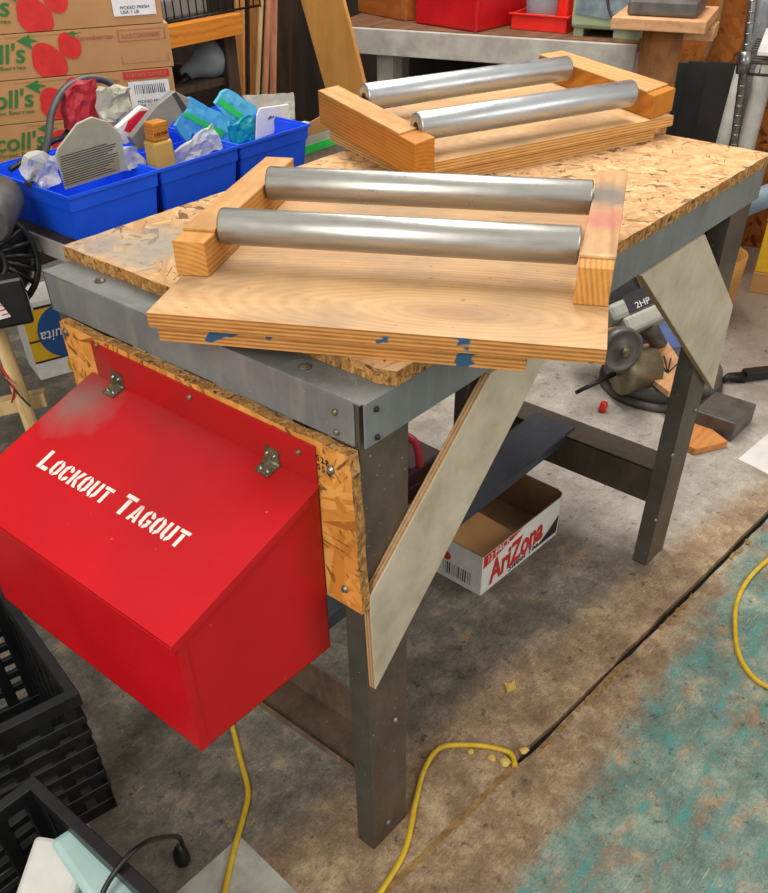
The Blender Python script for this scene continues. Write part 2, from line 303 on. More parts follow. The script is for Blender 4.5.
class MB:
    def __init__(s): s.bm = bmesh.new()
    def hexa(s, pts, mi=0):
        v = [s.bm.verts.new(p) for p in pts]
        for f in ((3, 2, 1, 0), (4, 5, 6, 7), (0, 1, 5, 4), (1, 2, 6, 5), (2, 3, 7, 6), (3, 0, 4, 7)):
            s.bm.faces.new([v[i] for i in f]).material_index = mi
        return s
    def box(s, a, b, mi=0):
        (x0, y0, z0), (x1, y1, z1) = a, b
        return s.hexa([(x0, y0, z0), (x1, y0, z0), (x1, y1, z0), (x0, y1, z0), (x0, y0, z1), (x1, y0, z1), (x1, y1, z1), (x0, y1, z1)], mi)
    def obox(s, cen, ax, ay, az, sx, sy_, sz, mi=0):
        cen = V(cen); ax, ay, az = V(ax).normalized()*sx/2, V(ay).normalized()*sy_/2, V(az).normalized()*sz/2
        return s.hexa([cen-ax-ay-az, cen+ax-ay-az, cen+ax+ay-az, cen-ax+ay-az, cen-ax-ay+az, cen+ax-ay+az, cen+ax+ay+az, cen-ax+ay+az], mi)
    def prism(s, base, off, mi=0, mside=None):
        off = V(off); a = [s.bm.verts.new(V(p)) for p in base]; b = [s.bm.verts.new(V(p)+off) for p in base]; n = len(a)
        f1 = s.bm.faces.new(a[::-1]); f2 = s.bm.faces.new(b); f1.material_index = f2.material_index = mi
        for i in range(n):
            s.bm.faces.new([a[i], a[(i+1) % n], b[(i+1) % n], b[i]]).material_index = mi if mside is None else mside
        return s
    def tube(s, pts, r, seg=10, mi=0, cap=True, flat=1.0):
        pts = [V(p) for p in pts]; n = len(pts); rings = []; rs = r if isinstance(r, (list, tuple)) else [r]*n; nrm = None
        for i, p in enumerate(pts):
            t = (pts[min(i+1, n-1)]-pts[max(i-1, 0)]).normalized()
            if nrm is None: nrm = t.orthogonal().normalized() if abs(t.z) > .9 else t.cross(V((0, 0, 1))).normalized()
            nrm = (nrm - t*nrm.dot(t)).normalized(); b = t.cross(nrm)
            rings.append([s.bm.verts.new(p + nrm*math.cos(k*2*math.pi/seg)*rs[i] + b*math.sin(k*2*math.pi/seg)*rs[i]*flat) for k in range(seg)])
        for i in range(n-1):
            for k in range(seg):
                f = s.bm.faces.new([rings[i][k], rings[i][(k+1) % seg], rings[i+1][(k+1) % seg], rings[i+1][k]]); f.smooth = True; f.material_index = mi
        if cap:
            s.bm.faces.new(rings[0][::-1]).material_index = mi; s.bm.faces.new(rings[-1]).material_index = mi
        return s
    def cyl(s, p, q, r, seg=24, mi=0): return s.tube([p, q], r, seg, mi)
    def lathe(s, prof, org, axis=(0, 0, 1), seg=32, mi=0):   # prof: (radius, height)
        axis = V(axis).normalized(); o1 = axis.orthogonal().normalized(); o2 = axis.cross(o1); org = V(org); rings = []
        for r, h in prof:
            rings.append([s.bm.verts.new(org + axis*h + (o1*math.cos(k*2*math.pi/seg)+o2*math.sin(k*2*math.pi/seg))*max(r, 1e-4)) for k in range(seg)])
        for i in range(len(rings)-1):
            for k in range(seg):
                f = s.bm.faces.new([rings[i][k], rings[i][(k+1) % seg], rings[i+1][(k+1) % seg], rings[i+1][k]]); f.smooth = True; f.material_index = mi
        s.bm.faces.new(rings[0][::-1]).material_index = mi; s.bm.faces.new(rings[-1]).material_index = mi
        return s
    def poly(s, pts, mi=0):
        s.bm.faces.new([s.bm.verts.new(V(p)) for p in pts]).material_index = mi; return s
    def jitter(s, amt, sel=lambda v: True):
        for v in s.bm.verts:
            if sel(v.co): v.co += V((random.uniform(-amt, amt), random.uniform(-amt, amt), random.uniform(-amt, amt)))
        return s
    def build(s, name, mats, parent=None, bevel=0, world=False, smooth=False, seg=2):
        if not isinstance(mats, (list, tuple)): mats = [mats]
        if smooth:
            for f in s.bm.faces: f.smooth = True
        if parent is not None and world:
            s.bm.transform(wm(parent).inverted())
        bmesh.ops.recalc_face_normals(s.bm, faces=s.bm.faces[:])
        if bevel:
            ed = [e for e in s.bm.edges if len(e.link_faces) == 2 and e.calc_face_angle(0) > .6]
            bmesh.ops.bevel(s.bm, geom=ed, offset=bevel, segments=seg, affect='EDGES', profile=.5, clamp_overlap=True)
        me = bpy.data.meshes.new(name); s.bm.to_mesh(me); s.bm.free()
        for m in mats: me.materials.append(m)
        o = bpy.data.objects.new(name, me); COL.objects.link(o)
        if parent is not None: o.parent = parent
        return o

def tag(o, label, cat, group=None, kind=None):
    o['label'] = label; o['category'] = cat
    if group: o['group'] = group
    if kind: o['kind'] = kind
    return o
def thing(name, label, cat, loc=(0, 0, 0), rz=0, group=None):
    o = bpy.data.objects.new(name, None); COL.objects.link(o); o.location = loc; o.rotation_euler = (0, 0, rz); o.empty_display_size = .05
    return tag(o, label, cat, group)
def struct(o):
    o['kind'] = 'structure'; return o
def copy_tree(o, parent=None):
    cpy = o.copy(); COL.objects.link(cpy)
    if parent is not None: cpy.parent = parent
    for ch in [k for k in bpy.data.objects if k.parent == o]: copy_tree(ch, cpy)
    return cpy
def text(name, body, org, ax, ay, height, mat, parent, width=None, shear=0, bold=0, depth=.0006):
    """Lettering as a thin mesh: org = lower-left corner, ax/ay = reading and up directions."""
    cu = bpy.data.curves.new('t', 'FONT'); cu.body = body; cu.shear = shear; cu.offset = bold; cu.extrude = .02
    o = bpy.data.objects.new('t', cu); COL.objects.link(o)
    dg = bpy.context.evaluated_depsgraph_get(); dg.update(); me = bpy.data.meshes.new_from_object(o.evaluated_get(dg))
    bpy.data.objects.remove(o); bpy.data.curves.remove(cu)
    xs = [v.co.x for v in me.vertices]; ys = [v.co.y for v in me.vertices]
    x0, x1, y0, y1 = min(xs), max(xs), min(ys), max(ys)
    sy_ = height/(y1-y0); sx = (width/(x1-x0)) if width else sy_
    ax, ay = V(ax).normalized(), V(ay).normalized(); az = ax.cross(ay)
    inv = wm(parent).inverted()
    for v in me.vertices:
        v.co = inv @ (V(org) + ax*((v.co.x-x0)*sx) + ay*((v.co.y-y0)*sy_) + az*(depth if v.co.z > 0 else 0))
    me.name = name; me.materials.clear(); me.materials.append(mat)
    ob = bpy.data.objects.new(name, me); COL.objects.link(ob); ob.parent = parent; return ob
def screw(parent, p, n, r=.006, mat=None, name='screw'):
    n = V(n).normalized(); p = V(p)
    return MB().lathe([(r*1.25, 0), (r*1.25, .001), (r, .0012), (r*.8, .0035), (r*.3, .0038), (.0002, .003)], p, n, 12).build(name, mat or M['zinc'], parent, world=True)

def smooth_path(pts, n=8):
    out = []; P_ = [pts[0]]+pts+[pts[-1]]
    for i in range(1, len(P_)-2):
        for k in range(n):
            u = k/n; a, b, c2, d = P_[i-1:i+3]
            out.append(.5*((2*b)+(c2-a)*u+(2*a-5*b+4*c2-d)*u*u+(3*b-a-3*c2+d)*u**3))
    out.append(pts[-1]); return out

# ------------------------------------------------------------------ room
def seam_y(x): return -.077 - .053*(x-.306)
fm = MB()
xs = [-2.6+i*.05 for i in range(int(7.2/.05)+1)]
random.seed(3)
def gap(x): return (.0006 if x < .32 else .011+.005*random.random() if x < .42 or x > .66 else .004+.004*random.random())
edgeA = [(x, seam_y(x)+gap(x)*.5+random.uniform(0, .002), 0) for x in xs]; edgeB = [(x, seam_y(x)-gap(x)*.5-random.uniform(0, .002), 0) for x in xs]
fm.prism(edgeA + [(4.6, 4.2, 0), (-2.6, 4.2, 0)], (0, 0, -.018), 0)
fm.prism(edgeB + [(4.6, -3, 0), (-2.6, -3, 0)], (0, 0, -.018), 0)
fm.box((-2.6, -3, -.06), (4.6, 4.2, -.0185), 1)
struct(fm.build('floor', [M['floor'], M['subfloor']]))
def wallbox(name, d0, d1, s0, s1, z0, z1, mat):
    P = lambda s_, d_, z_: E1*s_ + NN*d_ + V((0, 0, z_))
    return struct(MB().hexa([P(s0, d0, z0), P(s1, d0, z0), P(s1, d1, z0), P(s0, d1, z0), P(s0, d0, z1), P(s1, d0, z1), P(s1, d1, z1), P(s0, d1, z1)]).build(name, mat))
sw = at(640, 40, d=3.12).dot(E1)
wallbox('wall_back', 3.12, 3.2, sw, 3.0, 0, 2.5, M['osbwall']); wallbox('wall_far', 3.12, 3.2, -3.4, sw, 0, 2.5, M['walldark'])
struct(MB().box((-2.6, 2.75, 0), (2.9, 2.83, 2.5)).build('wall_left', M['walldark']))

# ------------------------------------------------------------------ workbench
H, L, W, AP = .86, 1.0696, .5884, .0563
WB = thing('workbench', 'grey steel framed workbench with chipboard top and diagonal plywood braces', 'workbench', (0, 0, 0))
def steelbar(name, a, b, mat=M['steel'], bev=.004): return MB().box(a, b).build(name, mat, WB, bev)
# apron: vertical face + top flange, a slot left open in the near corner
ap = MB().box((0, .013, H-AP), (.003, W, H-.002)).box((0, .003, H-.003), (.07, W, H))
ap.build('apron', M['steel'], WB, .0012)
MB().box((.004, 0, H-AP), (L, .003, H-.002)).box((.004, 0, H-.0036), (L, .07, H-.0006)).build('apron', M['steel'], WB, .0012)
MB().box((0, W-.003, H-AP), (L, W, H-.002)).box((0, W-.07, H-.003), (L, W-.0005, H-.0005)).build('apron', M['steel'], WB)
MB().box((L-.003, .003, H-AP), (L, W-.003, H-.003)).box((L-.07, .003, H-.0035), (L-.0005, W-.003, H-.001)).build('apron', M['steel'], WB)
# legs: channel sections
def leg(x0, x1, y0, y1, ox, oy):
    b = MB(); t = .003
    fy = (y0, y0+t) if oy < 0 else (y1-t, y1); b.box((x0, fy[0], 0), (x1, fy[1], H-.004))
    for xa in ((x0, x0+t), (x1-t, x1)): b.box((xa[0], y0+.0031 if oy < 0 else y0, 0), (xa[1], y1 if oy < 0 else y1-.0031, H-.004))
    b.box((x0, y0, 0), (x1, y1, .003))
    o = b.build('leg', [M['steelleg'], M['legbrown']], WB, .001)
    for p in o.data.polygons: p.material_index = 1 if p.normal.y < -.5 else 0
    return o
lw, ld = .089, .036
leg(.003, lw, .0085, .0085+ld, -1, -1); leg(L-lw, L-.003, .0085, .0085+ld, 1, -1)
leg(.003, lw, W-.0085-ld, W-.0085, -1, 1); leg(L-lw, L-.003, W-.0085-ld, W-.0085, 1, 1)
# cross stretchers (angle iron) and the long one between them
y0, y1 = .03, W-.03
MB().box((.006, .045, .178), (.084, W-.045, .182)).box((.08, .045, .182), (.084, W-.045, .262)).box((.006, .045, .182), (.009, W-.045, .192)).build('stretcher', [M['grime']], WB, .0008)
MB().box((L-.088, .045, .168), (L-.084, W-.045, .252)).box((L-.088, .045, .248), (L-.01, W-.045, .252)).build('stretcher', M['steelbrown'], WB, .001)
LY0, LY1 = .265, .37
MB().prism([(.06, LY0, .2525), (L-.045, LY0, .2525), (L-.045, LY1, .2525), (.06, LY1, .2525)], (0, 0, .004)).box((.09, LY0-.003, .234), (L-.09, LY0, .2565)).box((.09, LY1, .234), (L-.09, LY1+.003, .2565)).build('stretcher', M['steelblue'], WB, .001)
# OSB top with ragged edge
random.seed(11); x0, x1, yA, yB = .046, L+.002, -.003, W+.009; pts = []
def edge(ax, ay, bx, by, n): return [(ax+(bx-ax)*i/n, ay+(by-ay)*i/n) for i in range(n)]
for (x, y) in edge(x0+.008, yA, x1, yA, 60)+edge(x1, yA, x1, yB, 30)+edge(x1, yB, x0, yB, 60)+edge(x0, yB, x0, yA+.006, 34):
    pts.append((x+random.uniform(-.0012, .0012), y+random.uniform(-.0012, .0012), H+.0005))
MB().prism(pts, (0, 0, .0178), 0, 1).build('tabletop', [M['osbtop'], M['osbedge']], WB)
# diagonal plywood braces
def brace(pts):
    b = MB().prism([(x, -.0045, z) for x, z in pts], (0, .0125, 0), 0, 1); o = b.build('brace', [M['brace'], M['braceedge']], WB, .0008, seg=1)
    for p in o.data.polygons:
        if p.normal.z > .9: p.material_index = 0
    return o
zb = H-AP-.001
o = brace([(-.002, .592), (.004, .416), (.402, zb), (.236, zb)]); o['label'] = 'wide diagonal grey plywood brace on the near leg'
o = brace([(1.074, .606), (1.088, .418), (.628, zb), (.846, zb)]); o['label'] = 'short diagonal plywood brace on the far leg'
# OSB panel the red box is bolted to
random.seed(5)
pp = [(-.001, y+random.uniform(-.0015, .0015), z+random.uniform(-.0015, .0015)) for y, z in edge(-.004, .572, .548, .572, 20)+edge(.548, .572, .548, .8025, 10)+edge(.548, .8025, .006, .8025, 20)+edge(.006, .8025, -.004, .572, 10)]
MB().prism(pp, (-.015, 0, 0), 0, 1).build('mounting_panel', [M['osbpanel'], M['osbedge']], WB)
for p in ((331, 470), (345, 589), (66, 332)): screw(WB, at(*p, x=-.0165), (-1, 0, 0), .0045)
text('stamped_marks', 'S 2 P\nS 5 G', at(318, 469, x=-.0165), (0, -1, -.12), (0, .05, 1), .02, M['ink'], WB, .02)
for p in ((335, 412), (337, 432)): screw(WB, at(*p, x=-.0005), (-1, 0, 0), .003, M['hinge'], 'rivet')
for p in ((376, 409), (377, 437)): screw(WB, at(*p, y=-.0005), (0, -1, 0), .003, M['blackmetal'], 'rivet')
for p in ((405, 604), (395, 720), (388, 822)): screw(WB, at(*p, y=.008), (0, -1, 0), .004, M['zinc'], 'bolt')
for p in ((695, 410), (672, 455), (655, 520)): screw(WB, at(*p, y=.008), (0, -1, 0), .0035, M['zinc'], 'bolt')
for p in ((100, 281), (305, 367)): screw(WB, at(*p, z=H+.0005), (0, 0, 1), .006, M['hinge'], 'bolt')

# ------------------------------------------------------------------ red lockout box
RB = thing('lockout_box', 'red sheet metal box with sloped lid stencilled in white, fixed to the bench end', 'box', (-.13, .26, .495))
xb, xf, ya, yb, zl, zf, zbm = -.0175, -.247, .056, .489, .744, .666, .479
t = .002
body = MB()
body.box((xf, ya, zbm), (xb, yb, zbm+t))
body.prism([(xb, ya, zbm), (xf, ya, zbm), (xf, ya, zf-.003), (xb, ya, zl-.003)], (0, t, 0)).prism([(xb, yb-t, zbm), (xf, yb-t, zbm), (xf, yb-t, zf-.003), (xb, yb-t, zl-.003)], (0, t, 0))
body.box((xf, ya, zbm), (xf+t, yb, zf-.004)).box((xb-t, ya, zbm), (xb, yb, zl-.003))
body.box((xf-.0015, ya-.001, zbm), (xf+.012, ya+.0002, zf-.008))
body.build('body', M['red'], RB, .0006, world=True, seg=1)
sl = V((xf-xb, 0, zf-zl)).normalized(); nl = sl.cross(V((0, 1, 0))); nl = nl if nl.z > 0 else -nl
A = V((xb, yb+.003, zl)); B = V((xb, ya-.003, zl)); ln = (xf-xb)/sl.x + .008
lid = MB(); lid.hexa([B, A, A+sl*ln, B+sl*ln, B+nl*.002, A+nl*.002, A+sl*ln+nl*.002, B+sl*ln+nl*.002])
lid.hexa([B+sl*.02, B+sl*ln, B+sl*ln-V((0, 0, .011)), B+sl*.02-V((0, 0, .011)), B+sl*.02+V((0, .0015, 0)), B+sl*ln+V((0, .0015, 0)), B+sl*ln+V((0, .0015, -.011)), B+sl*.02+V((0, .0015, -.011))])
lid.hexa([A+sl*ln, B+sl*ln, B+sl*(ln+.0015), A+sl*(ln+.0015), A+sl*ln-V((0, 0, .012)), B+sl*ln-V((0, 0, .012)), B+sl*(ln+.0015)-V((0, 0, .012)), A+sl*(ln+.0015)-V((0, 0, .012))])
lid.build('lid', M['red'], RB, .0008, world=True, seg=2)
MB().box((xb-.001, ya+.001, zl-.004), (xb+.0012, yb-.012, .796)).build('back_panel', M['red'], RB, .0006, world=True, seg=1)
for px, py in ((118, 381), (273, 462)):
    p = at(px, py, x=xb-.0015); hb = MB(); q = V((xb-.001, p.y, zl+.0025))
    hb.box((xb-.003, p.y-.012, zl+.002), (xb-.001, p.y+.012, zl+.022))
    hb.obox(q+sl*.012+nl*.001, (0, 1, 0), sl, nl, .024, .02, .002)
    hb.cyl((xb-.003, p.y-.014, zl+.003), (xb-.003, p.y+.014, zl+.003), .003, 12)
    h = hb.build('hinge', M['hinge'], RB, world=True)
    for dy in (-.006, .006):
        screw(h, (xb-.003, p.y+dy, zl+.014), (-1, 0, 0), .0022); screw(h, V((xb, p.y+dy, zl+.002))+sl*.016+nl*.002, nl, .0022)
for p in ((97, 345), (190, 397), (299, 452)): screw(RB, at(*p, x=xb-.0012), (-1, 0, 0), .003, M['hinge'])
# stencilled words, built letter by letter
def mir(p): return [(.6-x, y) for x, y in p][::-1]
def rc(a, b, c2, d): return [(a, b), (c2, b), (c2, d), (a, d)]
OL = [(0, .2), (.2, 0), (.26, 0), (.26, .2), (.2, .27), (.2, .73), (.26, .8), (.26, 1), (.2, 1), (0, .8)]
CT = [(.34, .8), (.34, 1), (.42, 1), (.6, .82), (.6, .66), (.41, .66), (.41, .74)]; CB = [(x, 1-y) for x, y in CT][::-1]
UL = [(0, 1), (0, .2), (.18, 0), (.26, 0), (.26, .2), (.2, .27), (.2, 1)]
AL = [(0, 0), (.19, 0), (.28, .6), (.28, 1), (.2, 1)]
GL = {'L': [rc(0, 0, .2, 1), rc(.25, 0, .6, .2)], 'O': [OL, mir(OL)], 'C': [OL, CT, CB], 'K': [rc(0, 0, .2, 1), [(.24, .5), (.44, .5), (.64, 1), (.42, 1)], [(.24, .46), (.42, 0), (.66, 0), (.44, .46)]],
      'U': [UL, mir(UL)], 'T': [rc(.2, 0, .4, .77), rc(0, .81, .6, 1)], 'A': [AL, mir(AL), rc(.22, .16, .38, .3)], 'G': [OL, CT, CB, [(.34, .38), (.6, .38), (.6, .2), (.44, .34)] , rc(.34, .38, .6, .52)]}
pl = A + nl*.0022
p0 = onpl(36, 466, pl, nl); p1 = onpl(178, 549, pl, nl)
axT = (p1-p0); wT = axT.length; axT.normalize(); ayT = nl.cross(axT); 
lay = []; cx = 0
for i, ch in enumerate('LOCKOUT TAGOUT'):
    if ch == ' ': cx += .62; continue
    big = 1.22 if i in (0, 8) else 1.0
    lay.append((ch, cx, big)); cx += (.6+.13)*big
kx = wT/(cx-.13); ky = .0245
lt = MB()
for ch, x, big in lay:
    for pg in GL[ch]:
        lt.prism([p0 + axT*((x+a*big)*kx) + ayT*(b*big*ky) for a, b in pg], nl*.0004)
lt.build('lettering', M['white'], RB, world=True)

# ------------------------------------------------------------------ roller stands
def roller_part(parent, p, q, r, mat):
    p, q = V(p), V(q); d = (q-p).normalized(); n = (q-p).length
    rb = MB().lathe([(r-.004, 0), (r-.001, .0008), (r, .003), (r, n-.003), (r-.001, n-.0008), (r-.004, n), (.012, n-.001), (.011, n-.004)], p, d, 40)
    ob = rb.build('roller', mat, parent, world=True)
    ax = MB().cyl(p-d*.0006, q+d*.0006, .007, 12).build('axle', M['blackmetal'], ob, world=True)
    return ob
ang = math.atan2(-.879, .476)
zt = .878+.0005
RS = thing('roller_stand', 'wooden stand with two dull steel rollers at the front of the benchtop', 'roller stand', (-.068, .256, zt), ang, 'roller stands on the bench')
# local frame: x along the rollers, y away from the viewer
MB().box((.0, .0, .0196), (.5, .452, .036)).build('base_board', [M['ply'], M['plyedge']], RS)
MB().box((.006, .008, .0), (.42, .44, .018)).build('lower_board', [M['ply'], M['plyedge']], RS)
for ob in [k for k in bpy.data.objects if k.parent == RS and k.name.startswith(('base_b', 'lower_b'))]:
    for p in ob.data.polygons: p.material_index = 0 if p.normal.z > .5 else 1
def block(parent, x0, x1, ya_, yb_, z0, z1, kerf, mat, capmat, skew=0):
    MB().hexa([(x0, ya_, z0), (x1, ya_, z0), (x1+skew, yb_, z0), (x0+skew, yb_, z0), (x0, ya_, z1), (x1, ya_, z1), (x1+skew, yb_, z1), (x0+skew, yb_, z1)]).build('end_block', mat, parent, .0012)
    k = kerf
    return MB().hexa([(x0-.0006+skew*k, ya_+k*(yb_-ya_), z1), (x1+.0006+skew*k, ya_+k*(yb_-ya_), z1), (x1+.0006+skew, yb_, z1), (x0-.0006+skew, yb_, z1),
                      (x0-.0006+skew*k, ya_+k*(yb_-ya_), z1+.0035), (x1+.0006+skew*k, ya_+k*(yb_-ya_), z1+.0035), (x1+.0006+skew, yb_, z1+.0035), (x0-.0006+skew, yb_, z1+.0035)]).build('block_cap', capmat, parent, .001)
block(RS, -.006, .034, .106, .435, .0365, .077, .1, M['pine'], M['pinetop'], .012)
block(RS, .461, .499, .104, .444, .0365, .078, .08, M['pine'], M['pinelight'], .014)
R4 = wm(RS)
roller_part(RS, R4 @ V((.0375, .158, .0785)), R4 @ V((.4605, .166, .0785)), .0208, M['roller'])
roller_part(RS, R4 @ V((.044, .325, .0785)), R4 @ V((.469, .335, .0785)), .0208, M['roller'])

FS = thing('roller_stand', 'wooden stand with two bright aluminium rollers at the rear of the benchtop', 'roller stand', tuple(at(417, 173, z=zt+.024).to_2d())+(zt,), math.radians(-19), 'roller stands on the bench')
ux, vx = V((math.cos(math.radians(-19)), math.sin(math.radians(-19)), 0)), V((-math.sin(math.radians(-19)), math.cos(math.radians(-19)), 0))
inv = wm(FS).inverted()
def loc(px, py, z): q = inv @ at(px, py, z=z); return (q.x, q.y)
zb2, zt2 = .0365, .0735
zw, ztw = zt+zb2, zt+zt2
FR = (loc(674, 119, zw)[0]+.018, 0); 
MB().box((.012, -.004, .0196), (FR[0], .33, .036)).build('base_board', [M['ply'], M['plyedge2']], FS)
MB().box((.016, .002, .0), (FR[0]-.035, .322, .018)).build('lower_board', [M['ply'], M['plyedge2']], FS)
for ob in [k for k in bpy.data.objects if k.parent == FS and k.name.startswith(('base_b', 'lower_b'))]:
    for p in ob.data.polygons: p.material_index = 0 if p.normal.z > .5 else 1
def block2(tops, z0, z1, kerf, mat, capmat):
    a, b, c2, d = [V((*p, 0)) for p in tops]    # front-left, front-right, back-right, back-left
    f = lambda p, z: V((p.x, p.y, z))
    MB().hexa([f(a, z0), f(b, z0), f(c2, z0), f(d, z0), f(a, z1), f(b, z1), f(c2, z1), f(d, z1)]).build('end_block', mat, FS, .0012)
    a2, b2 = a.lerp(d, kerf), b.lerp(c2, kerf)
    MB().hexa([f(a2, z1), f(b2, z1), f(c2, z1), f(d, z1), f(a2, z1+.003), f(b2, z1+.003), f(c2, z1+.003), f(d, z1+.003)]).build('block_cap', capmat, FS, .0008)
zc = ztw
block2([loc(415, 144, zc), loc(435, 137, zc), loc(338, 87, zc), loc(318, 92, zc)], zb2-.014, zt2, .14, M['pineamber'], M['pinetop'])
block2([loc(655, 96, zc), loc(676, 88, zc), loc(562, 52, zc), loc(539, 56, zc)], zb2, zt2, .06, M['pineamber'], M['pinetop'])
za = zt+.0765
roller_part(FS, at(364, 97, z=za), at(567, 68, z=za), .021, M['rolleralu'])
roller_part(FS, at(416, 127, z=za), at(631, 93, z=za), .021, M['rolleralu'])

# ------------------------------------------------------------------ things under and beside the bench
def cutp(zh, *pix): return [at(px, py, z=zh) for px, py in pix]
# drinks tray
n0 = at(480, 596, z=0); r1 = at(561, 530, z=0); dirL = (r1-n0); lenL = dirL.length; dirL.normalize(); dirS = V((-dirL.y, dirL.x, 0)); 
hT = .112; wS = .24
TR = thing('drinks_tray', 'open cardboard drinks tray with red and white print on the floor below the bench', 'tray', n0, math.atan2(dirL.y, dirL.x))
tr = MB(); rc_ = .025
outl = [(0, 0), (lenL-rc_, 0), (lenL-.007, .007), (lenL, rc_), (lenL, wS-rc_), (lenL-.007, wS-.007), (lenL-rc_, wS), (0, wS)]
inn = [(.003, .003), (lenL-rc_, .003), (lenL-.009, .009), (lenL-.003, rc_), (lenL-.003, wS-rc_), (lenL-.009, wS-.009), (lenL-rc_, wS-.003), (.003, wS-.003)]
nO = len(outl)
for i in range(nO):
    j = (i+1) % nO; a, b, c2, d = outl[i], outl[j], inn[j], inn[i]
    tr.hexa([(*a, 0), (*b, 0), (*c2, 0), (*d, 0), (*a, hT), (*b, hT), (*c2, hT), (*d, hT)], 0)
tr.prism([(x, y, 0) for x, y in inn], (0, 0, .003), 1)
o = tr.build('tray_body', [M['labelwhite'], M['card2']], TR)
for p in o.data.polygons:      # outside printed white, inside bare board
    cpt = p.center; n = p.normal; inside = (n.x*(lenL/2-cpt.x)+n.y*(wS/2-cpt.y)) > .0005
    p.material_index = 1 if inside or abs(n.z) > .5 else 0
MB().prism([(.02, .03, .02), (lenL*.62, .03, .03), (lenL*.62, wS-.02, .045), (.02, wS-.02, .04)], (0, 0, .003)).build('loose_flap', M['card'], TR)
T4 = wm(TR)
def tw(x, y, z): return T4 @ V((x, y, z))
MB().poly([(.004, -.0004, hT-.036), (lenL*.34, -.0004, hT-.014), (lenL*.46, -.0004, hT-.001), (.004, -.0004, hT-.001)][::1]).build('red_corner_print', M['inkred'], TR)
text('lettering', '12 PACK', tw(.02, -.0007, hT-.026), V((dirL.x, dirL.y, .14)), (0, 0, 1), .02, M['labelwhite'], TR, lenL*.25)
text('lettering', 'AriZona', tw(.03, -.0007, .012), V((dirL.x, dirL.y, .08)), (0, 0, 1), .068, M['inkred'], TR, lenL*.64, 0, .03)
text('lettering', 'Sweet Tea', tw(lenL*.32, -.0007, .006), V((dirL.x, dirL.y, .05)), (0, 0, 1), .017, M['ink'], TR, lenL*.36, .2)
MB().poly([(lenL*.66, -.0006, .01), (lenL*.92, -.0006, .01), (lenL*.93, -.0006, .06), (lenL*.78, -.0006, .03)]).build('black_print', M['ink'], TR)
bc = MB()
for i in range(13):
    wv = random.choice((.002, .0035, .001)); bc.poly([(-.0006, .03+i*.0065, .015), (-.0006, .03+i*.0065+wv, .015), (-.0006, .03+i*.0065+wv, .05), (-.0006, .03+i*.0065, .05)])
bc.build('barcode', M['ink'], TR)
MB().lathe([(.012, 0), (.0121, .0004)], (-.0006, .1, .066), (-1, 0, 0), 20).build('round_print', M['inkred'], TR)
# maroon toolbox behind near brace
p = at(400, 431, z=.25); q = at(438, 449, z=.25); ax = q-p; ax.z = 0
TB = thing('toolbox', 'dark maroon toolbox half hidden behind the near plywood brace', 'toolbox', (p.x, p.y, 0), math.atan2(ax.y, ax.x))
MB().box((-.1, -.17, 0), (.13, 0, .21)).build('body', M['maroon'], TB, .008); MB().box((-.103, -.173, .211), (.133, .003, .25)).build('lid', M['maroon'], TB, .008)
MB().tube(smooth_path([V((-.06, -.08, .25)), V((-.055, -.08, .29)), V((-.03, -.08, .31)), V((.1, -.08, .31)), V((.125, -.08, .29)), V((.13, -.08, .25))]), .009).build('handle', M['redpack'], TB)
# red cap
p = at(601, 412, z=.0); tag(MB().lathe([(.006, 0), (.011, .004), (.012, .02), (.01, .03), (.004, .034)], p, (.25, -.1, 1), 20).build('stopper', M['redtray']), 'small red stopper standing on the pale floor by the saw', 'stopper')

# ------------------------------------------------------------------ mitre saw
sc = at(672, 425, z=0); MS = thing('mitre_saw', 'grey two horsepower mitre saw standing on the floor behind the bench', 'saw', (1.86, .32, 0), 0)
def W2(px, py, **k): return at(px, py, **k)
def blockpx(name, pix, z0, z1, mat, parent, bev=.003):
    b = [at(px, py, z=z1) for px, py in pix]
    return MB().prism([(p.x, p.y, z0) for p in b], (0, 0, z1-z0)).build(name, mat, parent, bev, world=True)
blockpx('base', [(694, 410), (716, 391), (757, 404), (736, 424)], .002, .06, M['castgrey'], MS)
tc = at(672, 372, z=.075)
MB().lathe([(.165, 0), (.175, .01), (.175, .04), (.16, .05), (.0, .052)], (tc.x+.05, tc.y+.05, .02), (0, 0, 1), 48).build('turntable', M['castgrey'], MS, world=True)
MB().lathe([(.185, 0), (.185, .02), (.0, .021)], (tc.x+.05, tc.y+.05, 0), (0, 0, 1), 48).build('base_ring', M['castgrey'], MS, world=True)
m0 = at(624, 372, x=1.62); view = ray(624, 372).normalized()
# motor: barrel on the left, disc shaped end cap above it
mc = m0 + V((0, 0, 0)); axm = V((-.55, -.8, .1)).normalized(); sidem = axm.cross(V((0, 0, 1))).normalized()
MB().lathe([(.03, -.1), (.058, -.095), (.06, -.02), (.066, -.01), (.066, .01), (.058, .02), (.02, .025)], mc+V((0, 0, 0)), sidem, 32).build('motor', M['brass'], MS, world=True)
dc = at(622, 350, x=1.56)
MB().lathe([(.058, -.03), (.062, -.01), (.062, .006), (.054, .008), (.05, .002), (.02, .002), (.018, .012), (.004, .014)], dc, axm, 36).build('end_cap', M['castgrey'], MS, world=True)
MB().lathe([(.014, 0), (.014, .014), (.008, .017)], dc+axm*.012, axm, 6).build('cap_bolt', M['hinge'], MS, world=True)
MB().tube([mc+sidem*.03, mc-view*.02-RT*.14-UP*.06], [.009, .006], 10).build('clamp_rod', M['blackmetal'], MS, world=True)
